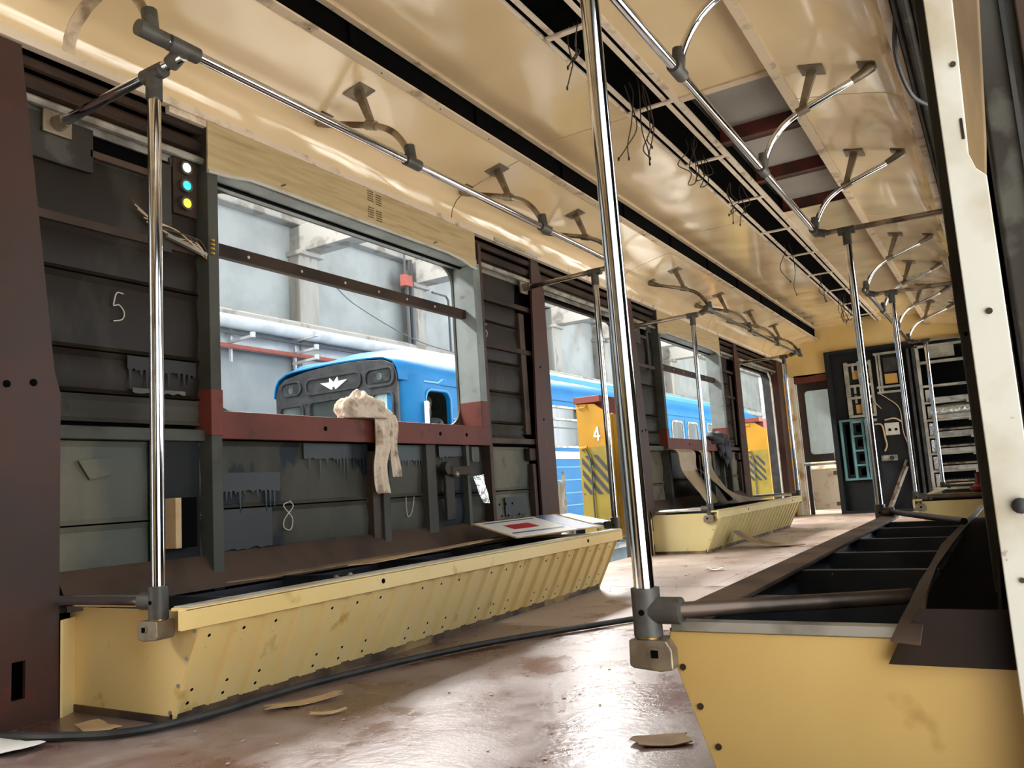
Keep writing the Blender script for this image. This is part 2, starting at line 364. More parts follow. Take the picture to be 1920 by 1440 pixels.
# ---- left and right walls
def side(s):
    """returns X mapper for wall on side s"""
    return (lambda x: -x) if s < 0 else (lambda x: x+.12)
def bay(parent, s, J0a, J0b, P1, W1, J2a, J2b, hole, detail=True, jamb=True, first=True):
    X = side(s); RP, BG = ('red_primer', 'blue_grey') if s < 0 else ('dark_grey', 'dark_grey')
    def bx(x0, x1, *a): x0, x1 = sorted((X(x0), X(x1))); return MB().box(x0, x1, *a)
    def pr(loops, x0, x1): return MB().prism(loops, 'X', X(x0), X(x1))
    ye0, ye1 = J0a, J2b+.12
    pr([[(ye0, -.1), (ye1, -.1), (ye1, 2.3), (ye0, 2.3)], rrect(hole[0], hole[1], 1.0, 1.95, .11)[::-1]], 1.36, 1.375).build('outer_skin', 'post_grey', parent)
    # jambs
    if jamb:
        slot = [(J0a+.146, .08), (J0a+.186, .08), (J0a+.186, .19), (J0a+.146, .19)]
        pr([[(J0a, 0), (J0b, 0), (J0b, 1.0), (J0b-.02, 1.07), (J0b-.137, 2.14), (J0a, 2.14)], slot], 1.2, 1.215).build('door_jamb', 'brown_post', parent)
        bx(1.215, 1.36, J0b-.03, J0b-.015, 0, .9).build('jamb_web', 'dark_brown', parent)
        for y, z in ((J0a+.12, 1.02), (J0a+.2, 1.03)):
            MB().cyl((X(1.2)-s*.002, y, z), (X(1.2)+s*.004, y, z), .012, 10).build('bolt_hole', 'black_gap', parent)
    pr([(J2a, 0), (J2b, 0), (J2b, 1.95), (J2b-.06, 2.14), (J2a+.07, 2.14), (J2a+.04, 1.6), (J2a, .95)], 1.21, 1.225).build('door_jamb', 'brown_post', parent)
    bx(1.225, 1.36, J2b-.02, J2b-.008, 0, 1.95).build('jamb_web', 'dark_brown', parent)
    for z in (1.05, 1.4):
        MB().cyl((X(1.21)-s*.002, J2a+.1, z), (X(1.21)+s*.004, J2a+.1, z), .008, 8).build('bolt_hole', 'black_gap', parent)
    # swaged panels : profile with a rolled lip
    def strips(y0, y1, zs, mat, alt=None):
        for i in range(len(zs)-1):
            a, b = zs[i]+.003, zs[i+1]-.003
            prof = [(X(1.262), a), (X(1.278), a+.016), (X(1.268), (a+b)/2), (X(1.278), b-.02), (X(1.266), b), (X(1.29), b), (X(1.29), a)]
            MB().prism(prof, 'Y', y0, y1).build('wall_panel', alt if (alt and i == 0) else mat, parent)
    strips(J0b-.12 if jamb else J0b, P1, [.92, 1.02, 1.17, 1.435, 1.60, 1.88], 'panel_dark', 'panel_grey')
    strips(J0b-.02, P1, [.3, .575, .86], 'panel_beige')
    bx(1.235, 1.27, J0b-.02, P1, .86, .905).build('wall_rail', 'post_grey', parent, bevel=.004)
    # framed hatch and bracket plate at the top of the near panel
    bx(1.25, 1.266, J0b-.13, J0b+.14, 1.80, 1.96).build('backing_plate', 'dark_grey', parent, bevel=.003)
    bx(1.25, 1.264, J0b+.13, P1-.17, 1.86, 1.885).build('hatch_rail', 'rust_strip', parent)
    bx(1.248, 1.2655, P1-.17, P1-.13, 1.58, 1.93).build('hatch_stile', 'dark_grey', parent)
    bx(1.25, 1.266, J0b-.1, P1-.02, 1.595, 1.625).build('hatch_rail', 'rust_strip', parent)
    bx(1.255, 1.2665, P1-.13, P1, 1.93, 1.965).build('hatch_rail', 'dark_grey', parent)
    # posts
    bx(1.20, 1.30, P1, P1+.05, .3, 2.16).build('window_post', 'post_grey', parent, bevel=.004)
    bx(1.198, 1.302, P1-.002, P1+.055, .88, 1.06).build('post_patch', RP, parent, bevel=.003)
    bx(1.21, 1.30, W1+.05, W1+.085, .3, 2.1).build('window_post', 'rust_strip', parent, bevel=.004)
    bx(1.21, 1.36, W1-.015, W1+.06, 1.12, 1.95).build('window_reveal', BG, parent, bevel=.004)
    bx(1.208, 1.362, W1-.017, W1+.062, .965, 1.13).build('post_patch', RP, parent, bevel=.004)
    bx(1.21, 1.36, P1+.05, W1+.05, 1.95, 1.965).build('window_soffit', BG, parent)
    bx(1.30, 1.36, P1+.05, P1+.062, .97, 1.95).build('window_reveal', 'post_grey', parent)
    sl = bx(1.21, 1.365, P1, W1+.06, .955, .978); sl.box(*sorted((X(1.205), X(1.22))), P1, W1+.06, .868, .978)
    so_ = sl.build('window_sill', RP, parent, bevel=.004)
    L = W1-P1
    for u in (.32, .77, .90):
        MB().cyl((X(1.2035), P1+L*u, .925), (X(1.21), P1+L*u, .925), .011, 10).build('bolt_hole', 'black_gap', so_)
    bx(1.28, 1.32, P1+.05, W1, 1.63, 1.685).build('window_bar', 'dark_brown', parent, bevel=.006)
    for u in (.14, .3, .45, .58, .7, .83):
        MB().cyl((X(1.278), P1+L*u, 1.655), (X(1.282), P1+L*u, 1.655), .007, 8).build('rivet', 'dirty_white', parent)
    # header of wood grain sheet with speaker holes
    a, b = P1+.0, W1+.0
    hd = [(a, 1.935), (a+.12, 1.945), (a+.22, 1.962), (b-.28, 1.962), (b-.15, 1.95), (b-.06, 1.93), (b, 1.925), (b, 2.15), (a, 2.15)]
    ho = pr(hd, 1.195, 1.203).build('header_panel', 'wood_header', parent)
    MB().tube([(X(1.196), y, z) for y, z in hd[:7]], .008, 8).build('edge_strip', 'dirty_white', ho)
    if detail:
        hb = MB()
        for by in (0, .062):
            for bz in (0, .085):
                for i in range(5):
                    for j in range(5): hb.cyl((X(1.1935), a+L*.5+by+i*.009, 2.0+bz+j*.012-by*.1), (X(1.197), a+L*.5+by+i*.009, 2.0+bz+j*.012-by*.1), .0032, 6)
        tag(hb.build('speaker_holes', 'dark_brown', ho), None, kind='stuff')
        for u in (.2, .78): MB().bar((X(1.2), a+L*u, 1.985), (X(1.175), a+L*u+.01, 1.99), .006, .006).build('screw', 'steel_grey', ho)
    # below the window
    c1 = P1+L*.5
    for y0, y1 in ((P1+.05, c1-.01), (c1+.1, c1+.42), (c1+.5, W1+.05)):
        strips(y0, y1, [.3, .42, .60, .87], 'panel_grey')
    bx(1.235, 1.28, c1-.01, c1+.05, .3, .83).build('stiffener', 'rust_strip', parent, bevel=.004); bx(1.22, 1.28, c1+.05, c1+.1, .3, .86).build('stiffener', 'post_grey', parent, bevel=.004)
    bx(1.23, 1.28, c1+.42, c1+.5, .3, .87).build('stiffener', 'panel_grey', parent, bevel=.004)
    bx(1.235, 1.28, c1+.80, c1+.83, .3, .87).build('stiffener', 'panel_beige', parent, bevel=.004)
    # far panel
    p0 = W1+.085
    strips(p0, J2a-.07, [.92, 1.01, 1.205, 1.39, 1.64, 1.80, 2.06], 'panel_dark', 'panel_grey')
    strips(p0, J2a-.03, [.3, .6, .87], 'panel_beige')
    bx(1.235, 1.262, p0, J2a+.05, .885, .92).build('wall_rail', 'rust_strip', parent, bevel=.004)
    bx(1.24, 1.262, p0+.05, J2a+.08, 1.475, 1.505).build('strap', 'dark_brown', parent); bx(1.24, 1.262, p0, J2a+.09, 1.77, 1.8).build('strap', 'dark_brown', parent)
    bx(1.25, 1.29, J2a-.07, J2a-.005, .95, 1.75).build('upright', 'rust_strip', parent, bevel=.004)
    bx(1.23, 1.27, J2a-.08, J2a+.02, .78, .86).build('catch', 'dark_brown', parent, bevel=.006)
    bx(1.23, 1.27, J2a-.05, J2a-.01, .3, .76).build('upright', 'rust_strip', parent, bevel=.004)
    # backing so that nothing leaks light
    bx(1.292, 1.30, ye0, P1, .0, 2.3).build('backing_sheet', 'black_gap', parent); bx(1.292, 1.30, W1+.06, J2b, 0, 2.3).build('backing_sheet', 'black_gap', parent)
    bx(1.292, 1.30, P1, W1+.06, 0, .95).build('backing_sheet', 'black_gap', parent)

def doorframe(parent, s, y0, y1):
    X = side(s)
    def pr(loops, x0, x1): return MB().prism(loops, 'X', X(x0), X(x1))
    o = [(y0-.1, -.05), (y0-.1, 2.3), (y1+.1, 2.3), (y1+.1, -.05)]
    pr(o + urect(y0, y1, -.05, 1.97, .13), 1.36, 1.376).build('door_skin', 'post_grey', parent)
    pr(urect(y0-.005, y1+.005, 0, 1.975, .135)[::-1] + urect(y0+.02, y1-.02, 0, 1.95, .12), 1.35, 1.385).build('door_trim', 'rust_strip', parent)
    pr([(y1-.14, 0), (y1-.1, 0), (y1-.1, 1.75), (y1-.16, 1.9), (y1-.24, 1.95), (y1-.24, 1.93), (y1-.17, 1.87), (y1-.14, 1.73)], 1.235, 1.255).build('door_edge_strip', 'dirty_white', parent, bevel=.003)
    pr([(y1-.1, 0), (y1-.085, 0), (y1-.085, 2.0), (y1-.1, 2.0)], 1.24, 1.36).build('door_rubber', 'black_rubber', parent)
    pr([(y0-.1, 1.98), (y1+.1, 1.98), (y1+.1, 2.0), (y0-.1, 2.0)], 1.22, 1.36).build('door_head', 'dark_grey', parent)
    MB().tube([(X(1.33), y1-.03, .86), (X(1.33), y1-.05, .9), (X(1.33), y1-.05, 1.0), (X(1.33), y1-.03, 1.04)], .022, 8).build('door_handle', 'brown_post', parent)

wl = thing('wall_left', (-1.3, 4, 0), 'stripped dark left wagon wall with open windows and doorways', 'wall', kind='structure')
bay(wl, -1, 1.2, 1.487, 2.07, 3.99, 4.62, 4.85, (2.2, 3.97))
bay(wl, -1, 6.27, 6.52, 6.97, 8.83, 9.37, 9.62, (7.3, 8.9), detail=False)
bay(wl, -1, YB, -3.3, -3.0, -1.4, -.7, -.45, (-2.8, -1.45), detail=False)
doorframe(wl, -1, 5.04, 6.36); doorframe(wl, -1, 9.72, 11.36); doorframe(wl, -1, -.3, 1.14)
MB().box(-1.376, -1.2, 11.46, YE, 0, 2.3).build('end_pillar', 'brown_post', wl)
# longitudinal tubes above the doors and pockets
for z, x, r, m in ((2.05, -1.26, .03, 'dark_brown'), (1.985, -1.235, .016, 'steel_grey'), (2.11, -1.24, .02, 'dark_brown'), (2.02, -1.3, .022, 'dark_grey')):
    MB().cyl((x, YB, z), (x, YE, z), r, 10).build('conduit', m, wl)
for y0, y1 in ((1.2, 2.07), (4.08, 6.95), (8.92, 11.7)):
    MB().box(-1.275, -1.265, y0, y1, 1.95, 1.99).build('track_rail', 'steel_grey', wl)
MB().box(-1.31, -1.295, YB, YE, 1.94, 2.35).build('head_sheet', 'black_gap', wl)

wr = thing('wall_right', (1.45, 4, 0), 'dark right wagon wall seen edge on behind the white post', 'wall', kind='structure')
bay(wr, 1, 1.62, 1.64, 2.07, 3.99, 4.62, 4.85, (2.2, 3.97), detail=False, jamb=False)
bay(wr, 1, 6.27, 6.52, 6.97, 8.83, 9.37, 9.62, (7.3, 8.9), detail=False)
bay(wr, 1, YB, -3.3, -3.0, -1.4, -.7, -.45, (-2.8, -1.45), detail=False)
doorframe(wr, 1, 5.04, 6.36); doorframe(wr, 1, 9.72, 11.36)
MB().box(1.32, 1.49, 11.46, YE, 0, 2.3).build('end_pillar', 'brown_post', wr)
rows = [[(1.205, y, 2.235), (1.235, y, 2.18), (1.26, y, 2.06), (1.3, y, 2.0), (1.4, y, 1.97)] for y in [YB + (YE-YB)*i/30 for i in range(31)]]
MB().sheet(rows, .006).build('head_panel', 'dark_grey', wr)
for z, x, r, m in ((2.0, 1.28, .015, 'dark_grey'), (2.07, 1.245, .01, 'black_rubber')):
    MB().cyl((x, 1.6, z), (x, YE, z), r, 8).build('conduit', m, wr)
MB().box(1.45, 1.485, -.46, -.04, -.05, 1.97).build('light_block_leaf', 'dark_grey', wr)  # unseen leaf added behind the camera to cut light on the right bench
# doorway head above the camera
MB().box(1.3, 1.49, -.45, 1.6, 1.97, 2.35).build('door_head', 'dark_grey', wr)

# ---- ceiling
ce = thing('ceiling', (0, 4, 2.4), 'cream laminate wagon ceiling in glossy panels with open light trough', 'ceiling', kind='structure')
cove = [(1.195, 2.175), (1.185, 2.225), (1.15, 2.275), (1.09, 2.31), (.98, 2.34), (.84, 2.372), (.705, 2.40)]
lyb = [YB, -.8, 1.5, 3.75, 6.1, 8.45, 10.7, YE]
ryb = [YB, -.8, 1.7, 4.0, 6.25, 8.5, 10.7, YE]
for sgn, ybs in ((-1, lyb), (1, ryb)):
    for i in range(len(ybs)-1):
        n = 8
        rows = []
        for k in range(n+1):
            y = ybs[i]+.004 + (ybs[i+1]-ybs[i]-.008)*k/n
            rows.append([(sgn*x, y, z) for x, z in cove])
        MB().sheet(rows, .004).build('cove_panel', 'ceiling', ce, ang=60)
    MB().box(min(sgn*.665, sgn*.712), max(sgn*.665, sgn*.712), YB, YE, 2.388, 2.398).build('cove_lip', 'cream_trim', ce, bevel=.002)
    if sgn < 0: MB().box(-.72, -.712, YB, YE, 2.40, 2.56).build('vent_back', 'black_gap', ce)
    else: MB().box(.712, .72, YB, YE, 2.40, 2.56).build('vent_back', 'black_gap', ce)
    MB().box(min(sgn*.67, sgn*.70), max(sgn*.67, sgn*.70), YB, YE, 2.535, 2.56).build('vent_edge', 'cream_trim', ce)
    for y in [YB+.4+i*.93 for i in range(17)]:
        MB().box(min(sgn*.7, sgn*.712), max(sgn*.7, sgn*.712), y, y+.05, 2.40, 2.54).build('vent_web', 'black_gap', ce)
    MB().box(*sorted((sgn*1.19, sgn*1.225)), YB, YE, 2.145, 2.18).build('cornice_strip', 'offwhite_rail', ce, bevel=.003)
    for y in ([1.3+.42*i for i in range(24)] if sgn < 0 else []):
        MB().cyl((sgn*.69, y, 2.386), (sgn*.69, y, 2.39), .004, 6).build('screw', 'dark_brown', ce)
MB().box(-1.225, -1.2, 1.9, 2.2, 2.12, 2.15).build('strip_stub', 'offwhite_rail', ce, bevel=.002)
MB().box(-1.21, -1.18, 4.2, 4.75, 2.15, 2.17).build('strip_stub', 'dirty_white', ce, bevel=.002)
MB().sheet([[(-x, y, z-.004) for x, z in cove] for y in (1.478, 1.522)], .004).build('seam_cover', 'cream_trim', ce)
mid = [YB, -.6, 1.68, 3.95, 6.22, 7.7, 9.2, 10.7, YE]
for i in range(len(mid)-1):
    MB().box(-.682, -.142, mid[i]+.004, mid[i+1]-.004, 2.545, 2.55).build('ceiling_panel', 'ceiling', ce)
    if mid[i] != 3.95:
        MB().box(.155, .682, mid[i]+.004, mid[i+1]-.004, 2.545, 2.55).build('ceiling_panel', 'ceiling', ce)
MB().box(.16, .68, 3.90, 3.955, 2.535, 2.546).build('panel_edge', 'cream_trim', ce)
MB().box(-1.4, 1.5, YB, YE+.2, 2.70, 2.72).build('roof_skin', 'panel_grey', ce)
MB().box(.2, .69, 3.95, 6.25, 2.64, 2.66).build('roof_lining', 'lining_grey', ce)
for y in (4.66, 5.46, 6.24):
    MB().box(.15, .70, y, y+.045, 2.56, 2.655).build('roof_beam', 'red_beam', ce); MB().box(.15, .70, y+.06, y+.12, 2.575, 2.6).build('roof_beam', 'dark_brown', ce)
for x0, x1 in ((-1.41, -1.36), (1.46, 1.51)): MB().box(x0, x1, YB, YE, 2.25, 2.72).build('roof_side', 'post_grey', ce)
# light trough
MB().box(-.136, .15, YB, YE, 2.62, 2.63).build('trough_back', 'black_gap', ce)
for x0, x1, z0, z1, m in ((-.142, -.128, 2.545, 2.56, 'offwhite_rail'), (-.098, -.072, 2.54, 2.548, 'offwhite_rail'), (.075, .10, 2.54, 2.548, 'offwhite_rail'), (.122, .155, 2.535, 2.552, 'offwhite_rail'), (-.14, -.135, 2.55, 2.63, 'black_gap'), (.14, .15, 2.55, 2.63, 'black_gap')):
    MB().box(x0, x1, YB, YE-.02, z0, z1).build('trough_rail', m, ce, bevel=.002)
ty = 2.98-6*.905
while ty < YE-.1:
    MB().box(-.115, .125, ty, ty+.032, 2.53, 2.542).build('trough_crosspiece', 'offwhite_rail', ce, bevel=.003); ty += .905

# ---- end wall
we = thing('wall_end', (0, YE, 0), 'yellow end wall above the equipment bay and cab door', 'wall', kind='structure')
x0, z0 = E(-.45, 2.085)
MB().prism([(XL, 1.93), (-.92, 1.90), (-.62, 1.92), (-.62, 2.195), (1.48, 2.15), (1.48, 2.72), (XL, 2.72)], 'Y', YE, YE+.05).build('end_panel', 'yellow_wall', we)
MB().box(XL, -1.24, YE-.02, YE+.05, 0, 1.93).build('end_post', 'brown_post', we); MB().box(-1.24, -1.19, YE-.03, YE+.05, 0, 1.93).build('end_post', 'yellow_bright', we, bevel=.01)
MB().box(-1.19, -1.12, YE-.02, YE+.05, 0, 1.93).build('end_post', 'raw_metal_white', we, bevel=.01); MB().box(-1.12, -1.06, YE, YE+.12, 0, 1.9).build('end_post', 'raw_metal_white', we, bevel=.006)
MB().box(-1.06, -.6, YE, YE+.12, 1.82, 1.93).build('door_lintel', 'red_primer', we)
MB().box(XL, XR, YE+2.1, YE+2.15, -.1, .75).build('cab_front', 'raw_metal_white', we)
MB().box(XL, -.62, YE+.3, YE+.32, 2.0, 2.6).build('cab_head', 'red_primer', we)
d1 = thing('door_1', (-.85, YE+.1, 0), 'half open cab door with dusty window and bare lower panel', 'door', kind='structure')
yd = YE+.14
MB().prism([[(-1.06, .72), (-.6, .72), (-.6, 1.84), (-1.06, 1.84)], rrect(-.97, -.62, .82, 1.72, .05)[::-1]], 'Y', yd, yd+.03).build('door_frame', 'brown_post', d1)
MB().prism(rrect(-.97, -.60, .82, 1.72, .05), 'Y', yd+.012, yd+.018).build('pane', 'dusty_glass', d1)
MB().prism([rrect(-.985, -.6, .805, 1.735, .06), rrect(-.965, -.62, .825, 1.715, .05)[::-1]], 'Y', yd-.006, yd).build('pane_seal', 'black_rubber', d1)
MB().box(-1.06, -.6, yd-.08, yd+.02, .67, .7).build('door_ledge', 'steel_grey', d1, bevel=.004)
MB().box(-.99, -.6, yd-.01, yd+.015, .06, .62).build('door_panel', 'raw_metal_white', d1, bevel=.004)
for z in (.11, .53): MB().box(-.70, -.65, yd-.018, yd-.01, z, z+.05).build('hinge_plate', 'bare_wood', d1)
MB().box(-1.05, -1.0, yd-.02, yd+.02, .0, .68).build('door_stile', 'brown_post', d1)
MB().box(-.66, -.6, yd-.05, yd, .74, .84).build('latch_block', 'equip_grey', d1)
MB().prism([[(XL, 0), (XR, 0), (XR, 2.7), (XL, 2.7)]], 'Y', YB-.05, YB).build('wall_rear', 'yellow_wall')
tag(bpy.data.objects['wall_rear'], 'yellow rear end wall of the wagon behind the viewer', 'wall', kind='structure')

# ---- white post on the right and dark pillar
tp = thing('trim_1', (1.39, 1.45, 0), 'tall chipped white door post close on the right', 'door post', kind='structure')
MB().prism([(1.352, -.05), (1.403, -.05), (1.405, 1.035), (1.392, 1.05), (1.385, 1.075), (1.393, 1.33), (1.394, 2.0), (1.352, 2.0)], 'Y', 1.44, 1.47).build('white_face', 'dirty_white', tp, bevel=.002)
MB().prism([(1.38, 1.0), (1.405, 1.04), (1.412, 1.1), (1.43, 1.33), (1.432, 2.0), (1.38, 2.0)], 'Y', 1.452, 1.475).build('rubber_backing', 'bare_wood', tp, bevel=.004)
for x, z, r in ((1.381, 1.226, .0045), (1.382, .822, .005), (1.375, .416, .004)):
    MB().cyl((x, 1.437, z), (x, 1.441, z), r, 10).build('screw_hole', 'dark_brown', tp)
MB().prism(rrect(1.379, 1.383, 1.1, 1.135, .0018), 'Y', 1.4385, 1.441).build('slot_hole', 'rust', tp)
MB().ball((1.386, 1.434, .525), .012, 1, .7, 1, 12).build('rubber_buffer', 'black_rubber', tp)
MB().box(1.415, 1.56, 1.47, 1.62, -.1, 2.35).build('door_pillar', 'dark_grey', tp, bevel=.006)
MB().box(1.455, 1.462, 1.463, 1.471, -.1, 2.3).build('pillar_bead', 'black_rubber', tp)
MB().box(1.475, 1.56, 1.455, 1.471, -.1, 2.3).build('pillar_cover', 'dark_brown', tp, bevel=.003)

# ================================================================== HANDRAILS
def handrail(s, xp, poles, xr, y0, y1, arms, label, lower=True, dz=0):
    zr = 1.967; zb = 1.935
    t = thing('handrail', (s*xr, (y0+y1)/2, 0), label, 'handrail', 'ceiling handrail runs with poles')
    xw = 1.235 if s < 0 else 1.33
    MB().cyl((s*xr, y0, zr), (s*xr, y1, zr), .0165, 16).build('rail', 'chrome', t)
    for y in arms:
        p = bez((s*.80, y, 2.198), (s*.70, y, 2.16), (s*(xr+.06), y, 2.13), (s*(xr+.005), y, zr+.02), 10)
        MB().tube([(s*1.07, y, 2.29), (s*1.0, y, 2.262)] + p, .0145, 12).build('arm', 'dull_chrome' if s < 0 else 'chrome', t)
        MB().bar((s*1.13, y, 2.30), (s*1.03, y, 2.325), .075, .008).build('base_plate', 'cast_alu', t)
        MB().tube([(s*1.085, y, 2.302), (s*1.05, y, 2.282), (s*1.0, y, 2.262)], [.026, .021, .017], 12).build('socket', 'cast_alu', t)
        MB().bar((s*.895, y, 2.352), (s*.795, y, 2.376), .1, .007).build('ceiling_plate', 'cast_alu', t)
        w_ = MB(); a, b = Vector((s*.845, y, 2.362)), Vector((s*.785, y, 2.205))
        vs = [a+Vector((dx*s, dy, 0)) for dx in (-.022, .022) for dy in (-.012, .012)] + [b+Vector((dx*s, dy, 0)) for dx in (-.013, .013) for dy in (-.012, .012)]
        w_.add(vs, [(0, 1, 3, 2), (4, 6, 7, 5), (0, 4, 5, 1), (2, 3, 7, 6), (0, 2, 6, 4), (1, 5, 7, 3)]); w_.build('strut', 'cast_alu', t)
        MB().tube([(s*.81, y, 2.202), (s*.76, y, 2.184)], .0215, 12).build('clamp', 'cast_alu', t)
        b_ = MB().tube([(s*xr, y-.045, zr), (s*xr, y+.045, zr)], .0235, 14); b_.tube([(s*(xr+.002), y, zr), (s*(xr+.012), y, zr+.075)], .023, 14); b_.build('joint', 'tee_grey', t)
    for y in (y0, y1):
        MB().ball((s*xr, y, zr), .019, n=10).build('end_cap', 'dull_chrome', t)
    for (yp, yt) in poles:
        zt = zb
        MB().cyl((s*xp, yp, .30), (s*(xp), yt, zt), .0195, 18).build('pole', 'chrome', t)
        MB().cyl((s*xr, yt, zt+.01), (s*xw, yt, zt-.005 if s > 0 else zt-.01), .0165, 14).build('cross_bar', 'dull_chrome' if yt > 4 else 'chrome', t)
        b_ = MB().tube([(s*(xp-.045), yt, zt), (s*(xp+.045), yt, zt)], .024, 14); b_.tube([(s*xp, yt, zt+.005), (s*xp, yt, zt-.085)], .0245, 14); b_.build('top_tee', 'tee_grey', t)
        b_ = MB().tube([(s*xr, yt-.05, zr), (s*xr, yt+.05, zr)], .0245, 14); b_.tube([(s*xr, yt, zr-.005), (s*(xr+.06), yt, zt+.005)], .0235, 14); b_.build('corner_tee', 'tee_grey', t)
        wb = MB().box(*sorted((s*(xw-.002), s*(xw+.01))), yt-.05, yt+.05, zt-.045, zt+.035); wb.tube([(s*xw, yt, zt-.006), (s*(xw-.05), yt, zt-.004)], [.028, .02], 12); wb.build('wall_flange', 'cast_alu', t, bevel=.003)
        # foot
        sd = 1 if s < 0 else 1
        b_ = MB().tube([(s*xp, yp, .305), (s*xp, yp, .395)], .0275, 16); b_.tube([(s*(xp+.01), yp, .353), (s*(xp+.07), yp, .353)], .0255, 14); b_.build('foot_tee', 'tee_grey', t)
        MB().cyl((s*(xp+.05), yp, .353), (s*(xw-.02) if not (s > 0 and yp < 5) else 1.19, yp if not (s > 0 and yp < 5) else (1.74 if yp < 2 else 3.9), .349), .0175 if s < 0 else .015, 14).build('lower_bar', 'chrome' if s < 0 else 'rust_pipe', t)
        MB().tube([(s*xp, yp, .308), (s*xp, yp, .30)], .024, 14).build('foot_collar', 'brass', t)
        fb = MB().prism([(s*(xp-.03), .302), (s*(xp+.045), .302), (s*(xp+.055), .285), (s*(xp+.055), .25), (s*(xp+.03), .245), (s*(xp-.025), .25), (s*(xp-.032), .255)], 'Y', yp-.03, yp+.03)
        fo = fb.build('foot_bracket', 'cast_alu', t, bevel=.004)
        MB().cyl((s*(xp+.022), yp-.033, .278), (s*(xp+.022), yp-.03, .278), .013, 14).build('washer', 'cast_alu', fo)
        MB().box(*sorted((s*(xp+.015), s*(xp+.029))), yp-.0345, yp-.0325, .271, .285).build('square_bolt', 'black_gap', fo)
        MB().cyl((s*xp, yp-.0285, .352), (s*xp, yp-.0265, .352), .006, 8).build('screw', 'black_gap', t)
handrail(-1, .715, [(1.49, 1.49), (4.63, 4.62)],   .575, 1.36, 4.70, (1.385, 2.59, 3.72, 4.68), 'chrome handrail with curved arms over the near left bench')
handrail(-1, .705, [(6.45, 6.47), (9.66, 9.68)], .575, 6.46, 9.98, (6.56, 7.78, 8.86, 9.95), 'chrome handrail run over the far left bench')
handrail(1, .752, [(1.5, 1.46), (4.84, 4.86)], .585, 1.4, 4.9, (1.44, 2.56, 3.68, 4.84), 'chrome handrail with large foreground pole over the right bench frame')
handrail(1, .755, [(6.87, 6.9), (9.75, 9.95)], .585, 6.78, 10.03, (6.82, 7.86, 8.99, 9.98), 'chrome handrail run over the far right bench by the equipment racks')

